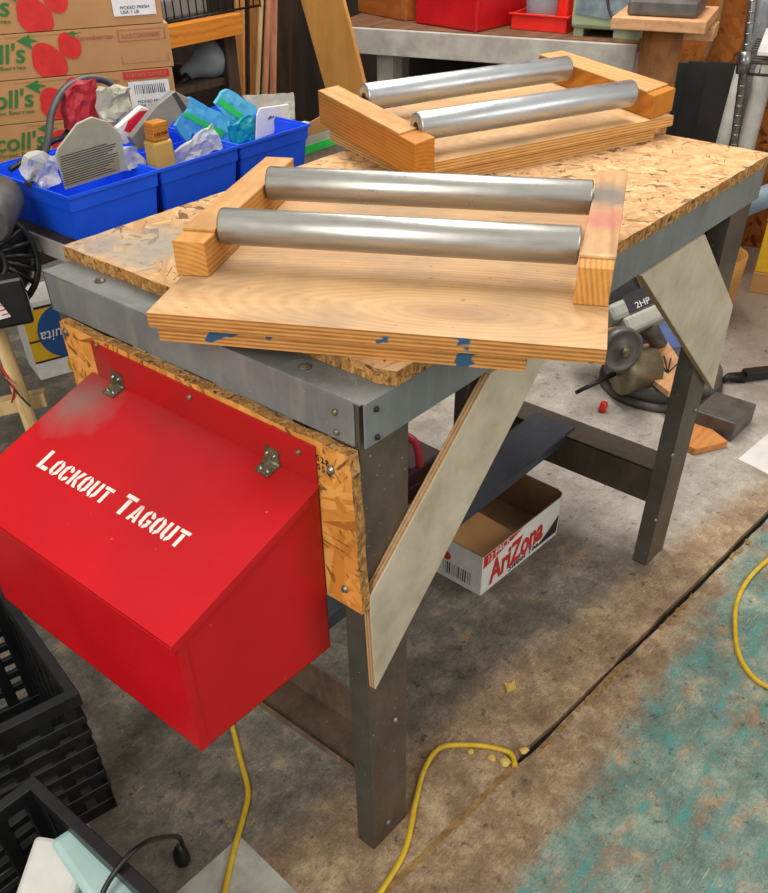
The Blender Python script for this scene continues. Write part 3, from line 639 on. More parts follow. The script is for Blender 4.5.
# upper housing with its plate
hc = at(640, 313, x=1.72)
hd = (RT*.8+UP*.35).normalized(); hu = (UP*.8-RT*.35); hu = (hu-hd*hu.dot(hd)).normalized(); hn = hd.cross(hu)
MB().obox(hc-hu*.025, hd, hu, hn, .14, .05, .09).build('housing', M['sawgrey'], MS, .01, world=True)
MB().obox(hc+hu*.025-hd*.03, hd, hu, hn, .13, .055, .08).build('motor_cover', M['sawgrey'], MS, .015, world=True)
MB().obox(hc+hu*.09-hd*.05-hn*.06, hd, hu, hn, .2, .16, .07).build('motor_housing', M['blackmetal'], MS, .02, world=True)
npl = hc+hu*.03+hn*.041-hd*.0
MB().obox(npl, hd, hu, hn, .085, .055, .002).build('nameplate', M['ink'], MS, world=True)
text('lettering', '2HP', npl+hn*.0012-hd*.02-hu*.022, hd, hu, .018, M['labelwhite'], MS)
gc = at(668, 350, x=1.9)
MB().lathe([(.1, -.006), (.104, 0), (.1, .006)], gc, (axm+V((0, 0, .35))).normalized(), 40).build('blade_guard', M['sawblue'], MS, world=True)
MB().tube([gc+V((-.0, .02, 0)), hc-hu*.03], [.022, .03], 14).build('arm', M['castgrey'], MS, world=True)
b = [at(px, py, z=.083) for px, py in ((640, 337), (658, 331), (700, 392), (668, 394), (640, 372))]
SB = tag(MB().prism([(p.x, p.y, .0735) for p in b], (0, 0, .018)).build('board', M['sawboard'], None, .001), 'pale board with fan of dark saw cuts lying on the saw table', 'board')
kf = MB()
kz = .0922
for px, py in ((658, 360), (664, 356), (671, 358), (678, 363), (659, 366)):
    a, b2 = at(668, 373, z=kz), at(px, py, z=kz); dd = (b2-a).normalized(); n = V((-dd.y, dd.x, 0))*.002
    kf.prism([a+n, a-n, b2-n, b2+n], (0, 0, .0004))
kf.build('saw_cuts', M['ink'], SB)
tag(blockpx('offcut', [(666, 424), (696, 406), (731, 432), (698, 440)], .03, .05, M['sawboard2'], None, .002), 'orange pine offcut sticking out below the saw base', 'offcut')
bpy.data.objects['offcut'].location.z = -.029
# black clamp arm right of the saw
p = at(746, 366, z=.05); q = at(815, 358, z=.05)
CA = thing('tool_handle', 'black tool arm lying on the floor right of the saw', 'tool', (p.x, p.y, 0))
MB().obox((p+q)/2-V((0, 0, .03)), (q-p), (q-p).cross(V((0, 0, 1))), (0, 0, 1), (q-p).length, .035, .03).build('arm', M['black'], CA, .005, world=True)
MB().tube([p+V((0, 0, -.04)), p+(p-q).normalized()*.05+V((0, 0, -.03)), p+(p-q).normalized()*.08+V((0, 0, -.052))], [.02, .012, .008], 10).build('grip', M['blackmetal'], CA, world=True)

# ------------------------------------------------------------------ floor details
def flat(name, pix, mat, label, cat, th=.002, z=0):
    return tag(MB().prism([at(px, py, z=z+th) - V((0, 0, th-.0004)) for px, py in pix], (0, 0, th)).build(name, mat), label, cat)
flat('floor_sheet', [(176, 893), (240, 836), (310, 905), (285, 960), (210, 960)], M['sheet'], 'grimy white square sheet lying on the floor by the crates', 'sheet')
flat('floor_sheet', [(738, 459), (790, 415), (860, 455), (800, 490)], M['white2'], 'clean white sheet on the floor at the right behind the bench', 'sheet')
def cord(pix, label, z=.005, r=.0052, lift=None, name='extension_cord', mat=None, cat='cord'):
    pts = [at(px, py, z=z) for px, py in pix]
    if lift: 
        for i, h in lift.items(): pts[i].z += h
    return tag(MB().tube(smooth_path(pts), r, 10).build(name, mat or M['cord']), label, cat)
cord([(222, 690), (231, 722), (240, 758), (248, 790), (244, 815), (234, 850), (224, 893), (215, 930)], 'yellow cord hanging down to the floor below the red box')
cord([(345, 945), (380, 893), (405, 850), (416, 800), (424, 770), (440, 748), (470, 745), (495, 748), (511, 754), (515, 766)], 'yellow cord on the floor running into the crack beside the near leg')
cord([(800, 540), (768, 560), (748, 580), (737, 602), (735, 628), (739, 655), (752, 676), (768, 687), (800, 702)], 'yellow cord looping on teal paint at the right edge')
random.seed(9)
def crumb(px, py, s, label, group=None):
    p = at(px, py, z=0); b = MB(); bmesh.ops.create_icosphere(b.bm, subdivisions=2, radius=s)
    for v in b.bm.verts: v.co *= random.uniform(.7, 1.15); v.co.z *= .6
    mz = min(v.co.z for v in b.bm.verts)
    for v in b.bm.verts: v.co += V((p.x, p.y, -mz+.0003))
    return tag(b.build('foam_crumb', M['foam'], smooth=True), label, 'foam', group)
crumb(505, 764, .012, 'largest yellow foam crumb at the end of the cord', 'foam crumbs by the crack'); crumb(492, 760, .009, 'small yellow foam crumb left of the largest one', 'foam crumbs by the crack')
crumb(524, 752, .009, 'foam crumb lodged in the crack right of the cord end', 'foam crumbs by the crack'); crumb(471, 753, .007, 'pale foam crumb under the bend of the cord', 'foam crumbs by the crack')
p = at(511, 686, z=.001); tag(MB().prism([p+V((-.02, -.004, 0)), p+V((.0, -.012, 0)), p+V((.018, .004, 0)), p+V((.004, .002, 0)), p+V((-.004, .014, 0))], (0, 0, .004)).build('wood_chip', M['foam']), 'yellow forked scrap on bare floor between bench and crack', 'scrap')
# crack filler along the near run of the seam
cf = MB(); random.seed(2)
for i in range(60):
    x = -.4+i*.0125
    if x > .31: break
    cf.box((x, seam_y(x)-.004-random.random()*.004, .0003), (x+.013, seam_y(x)+.004+random.random()*.003, .0008+random.random()*.0015))
for i in range(150):
    x = .36+i*.0085; k = .5 + .5*math.sin(x*23)
    if random.random() < .55*k + (.4 if .42 < x < .66 else 0):
        yy = seam_y(x)-.012+random.uniform(-.005, .003)
        cf.hexa([(x+dx*random.uniform(.6, 1), yy+dy*random.uniform(.6, 1), z) for z in (.0003, random.uniform(.002, .005)) for dx, dy in ((-.008, -.005), (.008, -.004), (.009, .005), (-.007, .004))])
o = tag(cf.build('crack_filler', M['caulk']), 'crumbling tan filler smeared along the floor crack', 'filler', None, 'stuff')

# ------------------------------------------------------------------ crates
def crate(label, corner, ang_, cw, cd_, ch, name='milk_crate'):
    """corner: world position (floor) of the crate's right corner; local x runs left->right, y front->back, the corner is at (cw, 0)"""
    R_ = Matrix.Rotation(ang_, 4, 'Z'); org = V(corner) - (R_ @ V((cw, 0, 0)))
    C_ = thing(name, label, 'crate', (org.x, org.y, 0.0), ang_, 'black plastic crates')
    b = MB(); t_ = .012; tp = .014
    def wall(p0, p1, nin):
        p0, p1, nin = V(p0), V(p1), V(nin); dx = (p1-p0); ln_ = dx.length; dx.normalize()
        def bar(a0, a1, z0, z1, th=t_, off=0): b.hexa([p0+dx*a0+V((0, 0, z0))+nin*off, p0+dx*a1+V((0, 0, z0))+nin*off, p0+dx*a1+V((0, 0, z0))+nin*(th+off), p0+dx*a0+V((0, 0, z0))+nin*(th+off), p0+dx*a0+V((0, 0, z1))+nin*off, p0+dx*a1+V((0, 0, z1))+nin*off, p0+dx*a1+V((0, 0, z1))+nin*(th+off), p0+dx*a0+V((0, 0, z1))+nin*(th+off)])
        bar(-.004 if abs(dx.x) > .5 else .014, ln_+.004 if abs(dx.x) > .5 else ln_-.014, ch-.028, ch, t_+.006, -.004); bar(0, ln_, 0, .03)
        bar(0, .03, .03, ch-.028); bar(ln_-.03, ln_, .03, ch-.028)
        nv = 6
        for i in range(1, nv): bar(ln_*i/nv-.011, ln_*i/nv+.011, .03, ch-.028, .007, .003)
        nz = 7
        for i in range(1, nz):
            z = .03+(ch-.058)*i/nz; bar(.0, ln_, z-.0085, z+.0085, .01, -.002)
    wall((0, 0, 0), (cw, 0, 0), (0, 1, 0)); wall((cw, 0, 0), (cw, cd_, 0), (-1, 0, 0)); wall((cw, cd_, 0), (0, cd_, 0), (0, -1, 0)); wall((0, cd_, 0), (0, 0, 0), (1, 0, 0))
    b.box((.004, .004, .004), (cw-.004, cd_-.004, .01))
    b.build('crate_body', M['black'], C_, .0015, seg=1)
    return C_
cr = at(118, 806, z=0)
# rim height from the pixel of the rim corner above that foot
def z_over(px, py, xy):
    r = ray(px, py); k = ((xy.x-CAM.x)*r.x+(xy.y-CAM.y)*r.y)/(r.x**2+r.y**2); return CAM.z + r.z*k
ch1 = z_over(83, 690, cr)
C1 = crate('empty black slotted crate behind, with rim under the red box', cr, math.radians(-11.4), .36, .33, ch1)
ch2 = .27
ck = at(33, 778, z=ch2)
C2 = crate('black crate in the near corner holding white plumbing parts', (ck.x, ck.y-.36, 0), 0, .42, .36, ch2)
random.seed(21)
# parts seen through crate one: loose sockets and boxes
def lbl(o, l, c2, g=None): return tag(o, l, c2, g)
for i, (px, py, lb) in enumerate(((22, 742, 'grey plastic junction box lying in the rear black crate, right one'), (6, 760, 'grey plastic junction box lying in the rear black crate, left one'))):
    p = at(px, py, z=.1); pass
# white fittings in the near crate
zf_ = ch2-.05
def pipe(name, pa, pb, r, mat, label, cat, sq=False):
    o_ = MB(); d = (pb-pa).normalized()
    if sq:
        side = d.cross(V((0, 0, 1))).normalized(); up = side.cross(d)
        o_.obox((pa+pb)/2, d, side, up, (pb-pa).length, r*2, r*2); return tag(o_.build(name, mat, None, r*.35), label, cat)
    n = (pb-pa).length
    o_.lathe([(r*.7, 0), (r, .002), (r, n-.002), (r*.7, n), (r*.68, n-.01), (.001, n-.012)], pa, d, 28); return tag(o_.build(name, mat), label, cat)
pipe('aqua_duct', at(70, 838, z=zf_), at(140, 935, z=zf_-.02), .028, M['aqua'], 'pale aqua square duct piece leaning in the near crate', 'duct', True)
pa, pb = at(48, 905, z=zf_-.03), at(62, 862, z=zf_-.01)
FT = thing('pipe_fitting', 'white plastic pipe fitting beside the aqua duct in the near crate', 'fitting', (pa.x, pa.y, pa.z-.06))
MB().obox((pa+pb)/2, (pb-pa), (pb-pa).cross(V((0, 0, 1))), (0, 0, 1), .1, .085, .05).build('elbow', M['pvc'], FT, .008, world=True)
MB().lathe([(.05, 0), (.052, .004), (.052, .03), (.046, .034), (.04, .034), (.038, .0)], pa+V((-.04, -.035, -.03)), V((-.3, -.2, 1)), 36).build('collar', M['pvc'], FT, world=True)
# black lead over the rim with its plug on the floor
pl_ = at(182, 858, z=.012)
LD = thing('power_lead', 'black power lead hanging over the near crate rim with plug end', 'lead', (pl_.x, pl_.y, 0))
pts = [at(85, 960, z=.22), at(100, 900, z=.25), at(118, 868, z=ch2+.006), at(140, 846, z=ch2+.004), at(160, 838, z=.2), at(178, 837, z=.1), at(183, 846, z=.04)]
MB().tube(smooth_path(pts), .004, 10).build('cable', M['black'], LD, world=True)
MB().lathe([(.004, .05), (.008, .04), (.013, .03), (.014, .008), (.012, .0)][::-1], (pl_.x, pl_.y, .0005), (0, 0, 1), 16).build('plug', M['black'], LD, world=True)

# ------------------------------------------------------------------ left side: shelf with bins and berry cartons
zS = .757
SH = thing('side_table', 'dark low side table carrying the blue bins and berry cartons', 'table', (.6, 1.3, 0))
MB().box((.226, .79, zS-.02), (1.05, 1.8, zS)).build('table_top', M['darkwood'], SH, .002, world=True)
MB().box((.221, .79, zS-.03), (.2255, 1.8, zS+.002)).build('front_rail', M['benchwhite'], SH, .001, world=True)
for lx, ly in ((.72, .83), (1.01, .83), (.9, 1.5), (1.01, 1.2)): MB().box((lx-.03, ly-.03, 0), (lx+.03, ly+.03, zS-.02)).build('leg', M['darkwood'], SH, .002, world=True)

zT = .84; bh = zT-zS-.001; bw, bd = .195, .27
def make_bin(label, x, y):
    B_ = thing('storage_bin', label, 'bin', (x, y, zS+.0005), 0, 'blue storage bins in a row')
    b = MB(); t_ = .003; st = bh*.66
    def tub(z0, z1, i0, i1):   # four walls between heights with insets
        o0 = [(i0, i0), (bw-i0, i0), (bw-i0, bd-i0), (i0, bd-i0)]; o1 = [(i1, i1), (bw-i1, i1), (bw-i1, bd-i1), (i1, bd-i1)]
        for k in range(4):
            j = (k+1) % 4; sh = lambda p: (p[0]+(t_ if p[0] < bw/2 else -t_), p[1]+(t_ if p[1] < bd/2 else -t_))
            b.hexa([(*o0[k], z0), (*o0[j], z0), (*sh(o0[j]), z0), (*sh(o0[k]), z0), (*o1[k], z1), (*o1[j], z1), (*sh(o1[j]), z1), (*sh(o1[k]), z1)])
    tub(0, st, .011, .005); tub(st, bh-.004, .0025, .001); tub(bh-.005, bh, -.003, -.003); b.box((.012, .012, 0), (bw-.012, bd-.012, .003))
    b.build('bin_body', M['blue'], B_)
    MB().hexa([(.004, bd*.52, .01), (bw-.004, bd*.52, .01), (bw-.004, bd*.52+.003, .01), (.004, bd*.52+.003, .01), (.004, bd*.52, bh-.01), (bw-.004, bd*.52, bh-.01), (bw-.004, bd*.52+.003, bh-.01), (.004, bd*.52+.003, bh-.01)]).build('divider', M['blue'], B_)
    return B_
bin1 = make_bin('blue storage bin with grey cable and round-shouldered tag, leftmost of three', .243, .89)
for lbx, x in (('blue storage bin with amber bottle, in the middle of three', .444), ('blue storage bin with white packets, rightmost of three', .645)):
    o = copy_tree(bin1); o.location.x = x; o['label'] = lbx

# contents
from mathutils import noise as mnoise
def card_(name, pix, y, th, mat, label, cat, crumple=0, lean=.0):
    """a flat packet standing in a bin: outline on the plane y, then given its thickness"""
    n = V((0, math.cos(lean), math.sin(lean))); p0_ = V((0, y, zT))
    pts_ = [onpl(px, py, p0_, n) for px, py in pix]
    b_ = MB().prism(pts_, n*th)
    if crumple:
        bmesh.ops.triangulate(b_.bm, faces=b_.bm.faces[:])
        for _ in range(3): bmesh.ops.subdivide_edges(b_.bm, edges=[e for e in b_.bm.edges if e.calc_length() > .012], cuts=1, use_grid_fill=True); bmesh.ops.triangulate(b_.bm, faces=b_.bm.faces[:])
        for v in b_.bm.verts: v.co += mnoise.noise_vector(v.co*45)*crumple + n*mnoise.noise(v.co*90)*crumple*.7
        o_ = tag(b_.build(name, mat), label, cat)
    else: o_ = tag(b_.build(name, mat, None, min(.0015, th/3), seg=1), label, cat)
    return o_, p0_, n
TG, p0_, n_ = card_('instruction_tag', [(66, 190), (56, 156), (58, 149), (77, 124), (92, 117), (108, 122), (121, 134), (126, 160), (129, 170)], .93, .004, M['tagpaper'], 'grey round-shouldered tag covered in fine print, in the left bin', 'tag', lean=.25)
tx = onpl(60, 160, p0_-n_*.0005, n_); tx2 = onpl(122, 142, p0_-n_*.0005, n_); ax_ = (tx2-tx).normalized(); ay_ = n_.cross(ax_)*-1
ay_ = ay_ if ay_.z > 0 else -ay_
lw_ = (tx2-tx).length
mb = MB()
for i in range(13):
    a = tx + ay_*(-.0042*i+.004) - n_*.0004; k = lw_*random.uniform(.7, .98)
    mb.poly([a, a+ax_*k, a+ax_*k+ay_*.0014, a+ay_*.0014])
mb.build('print_lines', M['ink'], TG, world=True)
a = tx-ay_*.05+ax_*.004; MB().poly([a-n_*.0002, a+ax_*lw_*.9-n_*.0002, a+ax_*lw_*.9+ay_*.026-n_*.0002, a+ay_*.026-n_*.0002]).build('tan_print', M['tagtan'], TG, world=True)
card_('red_wallet', [(70, 130), (66, 92), (82, 82), (97, 80), (101, 112), (100, 128)], 1.06, .02, M['redpack'], 'dark red soft wallet behind the round-shouldered tag', 'wallet', crumple=.006)
card_('paper_bag', [(104, 122), (99, 92), (118, 84), (130, 88), (133, 108), (118, 126)], 1.04, .01, M['tagpaper'], 'crumpled pale bag between red wallet and red-printed box', 'bag', crumple=.008)
o_, p0_, n_ = card_('product_box', [(117, 128), (142, 106), (155, 112), (134, 140), (126, 145)], 1.0, .012, M['labelwhite'], 'white box with a red curved print in the left bin', 'box')
q = [onpl(px, py, p0_-n_*.0004, n_) for px, py in ((124, 131), (128, 121), (140, 111), (152, 110), (150, 116), (139, 122), (131, 133))]
MB().poly(q).build('red_print', M['pinkred'], o_, world=True)
o_, p0_, n_ = card_('slim_box', [(131, 138), (157, 105), (175, 91), (190, 99), (187, 109), (150, 148), (138, 150)], .965, .014, M['greybox'], 'grey slim box leaning between the left and middle bins', 'box')
q = [onpl(px, py, p0_-n_*.0004, n_) for px, py in ((172, 94), (176, 92), (187, 108), (183, 113))]
MB().poly(q).build('dark_band', M['greydark'], o_, world=True)
def blue_pack(name, pix, y, mat, label, stripe):
    o__, p0__, n__ = card_(name, pix, y, .008, mat, label, 'packet', crumple=.0025)
    MB().poly([onpl(px, py, p0__-n__*.0045, n__) for px, py in stripe]).build('green_stripe', M['green'], o__, world=True)
blue_pack('blister_pack', [(176, 126), (190, 97), (212, 108), (230, 120), (229, 142), (200, 150), (186, 142)], 1.03, M['bagblue'], 'light blue packet with green stripe behind the amber bottle', [(183, 115), (187, 112), (226, 132), (222, 137)])
blue_pack('blister_pack', [(216, 103), (222, 92), (229, 89), (257, 107), (254, 130), (236, 138), (230, 124)], 1.05, M['bagblue'], 'light blue packet tilted in the right bin beside white packets', [(218, 103), (221, 98), (246, 117), (242, 121)])
card_('teal_pack', [(229, 126), (240, 122), (249, 114), (255, 118), (255, 140), (235, 147), (231, 140)], 1.0, .006, M['bagteal'], 'teal packet in front of the tilted light blue packet', 'packet', crumple=.004)
o_, p0_, n_ = card_('white_packet', [(256, 140), (257, 115), (260, 108), (289, 104), (291, 128)], .99, .004, M['white2'], 'plain white packet standing at the front of the right bin', 'packet')
text('lettering', 'office', onpl(268, 120, p0_-n_*.0006, n_), (1, 0, .1), (0, 0, 1), .006, M['greydark'], o_)
card_('clear_sleeve', [(262, 125), (243, 96), (294, 93), (295, 120)], 1.07, .004, M['bagclear'], 'clear plastic sleeve behind the plain white packet', 'sleeve', crumple=.004)
card_('clear_bag', [(177, 166), (176, 152), (214, 124), (221, 148), (202, 158)], .93, .006, M['bagclear'], 'clear folded bag at the front of the middle bin', 'bag', crumple=.007)
card_('small_clear_bag', [(126, 170), (123, 150), (136, 146), (146, 160), (144, 166)], .95, .008, M['bagclear'], 'small clear bag right of the round-shouldered tag', 'bag', crumple=.008)
card_('crumpled_bag', [(25, 178), (30, 160), (44, 152), (58, 156), (60, 178), (50, 188)], .99, .012, M['bagclear'], 'crumpled clear bag left of the round-shouldered tag', 'bag', crumple=.01)
p = at(163, 163, y=.93); BT = thing('bottle', 'small amber square bottle with a gold label in the middle bin', 'bottle', (p.x, .93, zS+.004))
zq = p.z-.01-(zS+.004)
MB().box((-.022, -.012, .0), (.022, .022, zq+.05)).build('bottle_body', M['amber'], BT, .004)
MB().box((-.018, -.01, zq+.05), (.018, .018, zq+.082)).build('cap', M['pineamber'], BT, .003)
text('lettering', '10:00 AM?'[:5], wm(BT) @ V((-.016, -.0106, zq+.06)), (1, 0, 0), (0, 0, 1), .006, M['ink'], BT, .03)
# grey cable loop in the left bin
CB_ = [(28, 185, 1.0), (42, 160, 1.02), (48, 140, 1.03), (52, 112, 1.05), (64, 90, 1.07), (84, 79, 1.09), (104, 80, 1.09), (116, 88, 1.08)]
tag(MB().tube(smooth_path([at(px, py, y=y) for px, py, y in CB_]), .0065, 12).build('cable', M['rubber']), 'thick grey cable looping up out of the left bin', 'cable')
tag(MB().tube(smooth_path([at(px, py, y=y) for px, py, y in ((10, 170, 1.1), (30, 157, 1.1), (52, 142, 1.09), (64, 136, 1.08), (72, 120, 1.09), (68, 100, 1.1))]), .005, 12).build('cable', M['black']), 'thinner black cable below the thick grey loop', 'cable')

# berry cartons
a29 = math.radians(-29.7); ex, ey = V((math.cos(a29), math.sin(a29), 0)), V((-math.sin(a29), math.cos(a29), 0))
yC = 1.22
k0 = at(177, 92, y=yC); kx_, ky_ = k0.x, k0.y
zs = [z_over(174, 66, k0), z_over(170, 25, k0)]
hB = zs[1]-zs[0]; zbase = zs[0]-2*hB
nb = 0
while zbase - zS > hB*.6: zbase -= hB
wB, dB = .6, .36
shift = (zS+.001) - zbase
labels = ['berry carton with green script, bottom of the stack behind the blue bins', 'berry carton with red printed end label, second from bottom of the stack', 'berry carton with outlined print panel, third from bottom of the stack', 'berry carton with white barcode label at its top right, highest in view']
print('box h', hB, 'zs', zs, 'zbase', zbase, 'shift', shift)
def carton(i, z0, h):
    off = (0, -.003, .002, -.006)[i % 4]
    org = V((kx_, ky_, z0)) - ex*wB + ex*off
    C_ = thing('berry_carton', labels[i], 'carton', org, a29, 'stacked berry cartons')
    b = MB(); b.box((0, 0, 0), (wB, dB, h-.0015)); b.box((wB*.45, -.0012, h-.007), (wB*.7, .0, h-.0015)); b.box((0, -.0012, h-.006), (wB*.25, 0, h-.0015))
    b.build('carton_body', M['card'], C_, .002)
    W4 = wm(C_); Pw = lambda x, z: W4 @ V((x, -.0016, z)); eu = V((0, 0, 1))
    text('lettering', "Driscoll's", Pw(wB-.5, h*.36), ex, eu, h*.44, M['leafgreen'], C_, .2, .25, .015)
    text('lettering', 'The Finest Berries', Pw(wB-.44, h*.22), ex, eu, h*.09, M['leafgreen'], C_, .135)
    def berry(cx, cz, r, lean):
        pr = []
        for k in range(20):
            a = k/20*2*math.pi; rr = r*(1-.18*math.sin(a))*(1.0 if math.sin(a) > 0 else 1.12)
            pr.append((math.cos(a)*rr*.9+lean*math.sin(a)*r, math.sin(a)*rr))
        z_ok = [(x+cx, min(max(z+cz, .001), h-.003)) for x, z in pr]
        MB().prism([(x, -.0013, z) for x, z in z_ok], (0, -.0004, 0)).build('berry_print', M['berry'], C_)
    berry(wB-.258, h*.42, h*.42, -.2); berry(wB-.21, h*.72, h*.28, -.15)
    for (cx, cz, r) in ((wB-.29, h*.80, h*.2), (wB-.198, h*.9, h*.1)):
        MB().prism([(cx-r*1.3, -.0018, cz+r*.2), (cx-r*.3, -.0018, cz-r*.4), (cx+r*.5, -.0018, cz-r*.9), (cx+r*.2, -.0018, cz-r*.1), (cx+r*1.3, -.0018, cz+r*.0), (cx+r*.3, -.0018, cz+r*.4), (cx+r*.4, -.0018, min(cz+r, h-.003)), (cx-r*.3, -.0018, cz+r*.5)], (0, -.0003, 0)).build('leaf_print', M['leafgreen'], C_)
    if i in (1, 3):
        z0_, z1_ = (.06*h, .72*h) if i == 1 else (.2*h, .95*h)
        MB().prism([(wB-.10, -.0016, z0_), (wB-.012, -.0016, z0_), (wB-.012, -.0016, z1_), (wB-.10, -.0016, z1_)], (0, -.0005, 0)).build('shipping_label', M['labelwhite'], C_)
        bc_ = MB()
        for k in range(16):
            x = wB-.088+k*.0042; bc_.poly([(x, -.0024, z1_-h*.3), (x+random.choice((.001, .002, .0028)), -.0024, z1_-h*.3), (x+.0015, -.0024, z1_-h*.08), (x, -.0024, z1_-h*.08)])
        bc_.build('barcode', M['ink'], C_)
        text('lettering', 'PICKED FRESH\nUSA 1 LB', Pw(wB-.085, z0_+h*.05)-ey*.0006, ex, eu, h*.16, M['ink'], C_, .06)
    if i in (1, 2):
        text('lettering', 'Strawberries', Pw(wB-.19, h*.74), ex, eu, h*.11, M['inkbrown'], C_, .072)
    if i == 1:
        MB().prism([(wB-.107, -.0014, h*.78), (wB-.008, -.0014, h*.78), (wB-.008, -.0014, h*.96), (wB-.107, -.0014, h*.96)], (0, -.0004, 0)).build('red_band', M['inkred'], C_)
        text('lettering', '8-1LB PLASTIC CLAMSHELLS', Pw(wB-.1, h*.83)-ey*.0005, ex, eu, h*.08, M['card'], C_, .085)
    if i == 2:
        fr = MB()
        for (xa, xb_, za_, zb_) in ((.108, .008, .64, .66), (.108, .008, .88, .9), (.108, .106, .64, .9), (.01, .008, .64, .9), (.108, .008, .14, .155), (.108, .106, .14, .3), (.01, .008, .14, .3)):
            fr.poly([(wB-xa, -.0014, h*za_), (wB-xb_, -.0014, h*za_), (wB-xb_, -.0014, h*zb_), (wB-xa, -.0014, h*zb_)])
        fr.build('print_frame', M['inkbrown'], C_)
        text('lettering', '8-1LB CONTAINERS', Pw(wB-.1, h*.71), ex, eu, h*.11, M['inkbrown'], C_, .08)
    return C_
nbox = round((zs[0]-zS)/hB); hU = (zs[0]-zS-.001)/nbox
for i in range(4):
    carton(i, zS+.001+hU*i + (0 if True else 0), hU)

# pale carton with green stripe right of the bins
p = at(322, 150, y=.92)
GC = thing('small_carton', 'torn open carton with bright green stripe beyond the right blue bin', 'carton', (p.x, .96, zS+.002))
zz = p.z - zS
MB().box((-.045, 0, .001), (.09, .1, zz+.02)).build('carton_body', M['tagpaper'], GC, .001)
MB().box((-.046, -.001, zz-.02), (.091, .0, zz+.002)).build('green_stripe', M['green'], GC)
MB().prism([(-.045, .0, zz+.02), (.09, .0, zz+.02), (.09, -.0, zz+.06), (.0, 0, zz+.045), (-.04, 0, zz+.035)], (0, .002, 0)).build('torn_flap', M['card'], GC)

# ------------------------------------------------------------------ shelf along the left wall
yS = 1.95
sa = at(168, 35, y=yS); sb2 = at(238, 25, y=yS)
zt_, zb_ = at(205, 20, y=yS).z, at(205, 42, y=yS).z
SF = thing('wall_shelf', 'dark shelf along the left wall with orange timber front rail', 'shelf', (1.3, 2.3, 0))
xa, xb2 = 1.25, sb2.x+.02
MB().box((xa, yS, zb_), (xb2, yS+.04, zt_)).build('front_rail', M['beam'], SF, .002, world=True)
MB().box((xa, yS+.04, zb_+.02), (xb2, 2.74, zt_-.02)).build('upper_deck', M['darkwood'], SF, world=True)
zl_ = at(200, 88, y=yS).z
lw2 = MB()
for i in range(12): lw2.box((xa, yS+.05+i*.055, zl_-.02), (xb2, yS+.09+i*.055, zl_))
lw2.build('lower_deck', M['darkwood'], SF, world=True)
for lx in (xa+.02, xb2-.06): 
    for ly in (yS+.03, 2.68): MB().box((lx, ly, 0), (lx+.05, ly+.05, zt_-.01)).build('leg', M['darkwood'], SF, world=True)
p = at(207, 60, y=yS+.1)
GL_ = thing('glass_globe', 'smoky glass globe lamp lying on the dark slatted shelf', 'lamp', (p.x, p.y, zl_))
MB().lathe([(.012, -.1), (.02, -.09), (.03, -.05), (.055, -.01), (.06, .02), (.05, .045), (.045, .05)], p, (.85, -.35, .35), 32).build('glass_shade', M['glass'], GL_, world=True)
MB().cyl(p+V((-.12, .02, -.06)), p+V((-.08, .01, -.035)), .014, 16).build('socket', M['blackmetal'], GL_, world=True)
p = at(228, 84, y=yS+.1); tag(MB().lathe([(.02, 0), (.035, .01), (.036, .018), (.01, .026)], (p.x, p.y, zl_), (0, 0, 1), 24).build('metal_lid', M['zinc']), 'small bright metal lid on the dark slatted shelf', 'lid')
# wire basket and clutter on upper deck
wb = MB(); q0 = at(170, 12, y=yS+.02)
for i in range(14): wb.cyl((q0.x+i*.03, yS+.04, zt_), (q0.x+i*.03, yS+.04, zt_+.1), .0025, 6)
for z in (.005, .1): wb.cyl((q0.x, yS+.04, zt_+z), (q0.x+.39, yS+.04, zt_+z), .0035, 6)
tag(wb.build('wire_basket', M['blackmetal']), 'black wire basket on the shelf above the orange rail', 'basket')
tag(MB().box((q0.x+.02, yS+.08, zt_), (q0.x+.2, yS+.2, zt_+.06)).build('grey_tin', M['greybox'], None, .01), 'grey tin behind the black wire basket', 'tin')
# leaning strips and corner post
def strip(pt, pb, D, wd, th, mat, label, name='wood_strip', cat='wood strip', group='timber strips leaning in the corner', ztop=1.5):
    a, b = at(*pt, d=D), at(*pb, d=D); dv = (a-b)/(a-b).z
    lo = b - dv*b.z; hi = b + dv*(ztop-b.z); mid = (lo+hi)/2
    o_ = MB().obox(mid, (hi-lo), E1, NN, (hi-lo).length, wd, th)
    me_ = o_; mz = min(v.co.z for v in me_.bm.verts)
    for v in me_.bm.verts: v.co.z -= mz-.0005
    return tag(o_.build(name, mat, None, .002), label, cat, group)
D0 = 2.32
mats_ = [('strip', 235, 244, 236, 245), ('darkwood', 244, 249, 245, 249), ('strip', 247, 259, 245, 256), ('strip2', 260, 263, 256, 259), ('darkwood', 263, 265, 259, 261), ('strip2', 264, 268, 260, 264), ('strip3', 267, 271, 264, 267), ('strip3', 271, 277, 270, 276)]
nm = ['leftmost orange timber strip leaning beside the shelf rail', 'thin dark strip next to the leftmost orange strip', 'widest orange timber strip in the corner bundle', 'thin pale strip right of the widest orange strip', 'thin dark strip between the two pale strips', 'second thin pale strip, right of the dark one', 'narrow pink timber strip left of the pinkish end strip', 'rightmost pinkish timber strip of the corner bundle']
for i, ((mt, xa_, xb_, xc, xd), lb) in enumerate(zip(mats_, nm)):
    D = D0 + (i*3 % 8)*.018; a, b = at(xa_, 0, d=D), at(xb_, 0, d=D)
    strip(((xa_+xb_)/2, 0), ((xc+xd)/2, 95), D, (a-b).length, .012, M[mt], lb)
strip((287, 0), (286, 95), 2.6, .075, .06, M['darkwood'], 'dark timber post right of the pinkish strip', 'timber_post', 'post', None)
strip((323, 0), (347, 90), 1.9, .135, .018, M['board'], 'wide tan board leaning against the rear bench', 'leaning_board', 'board', None, 1.25)

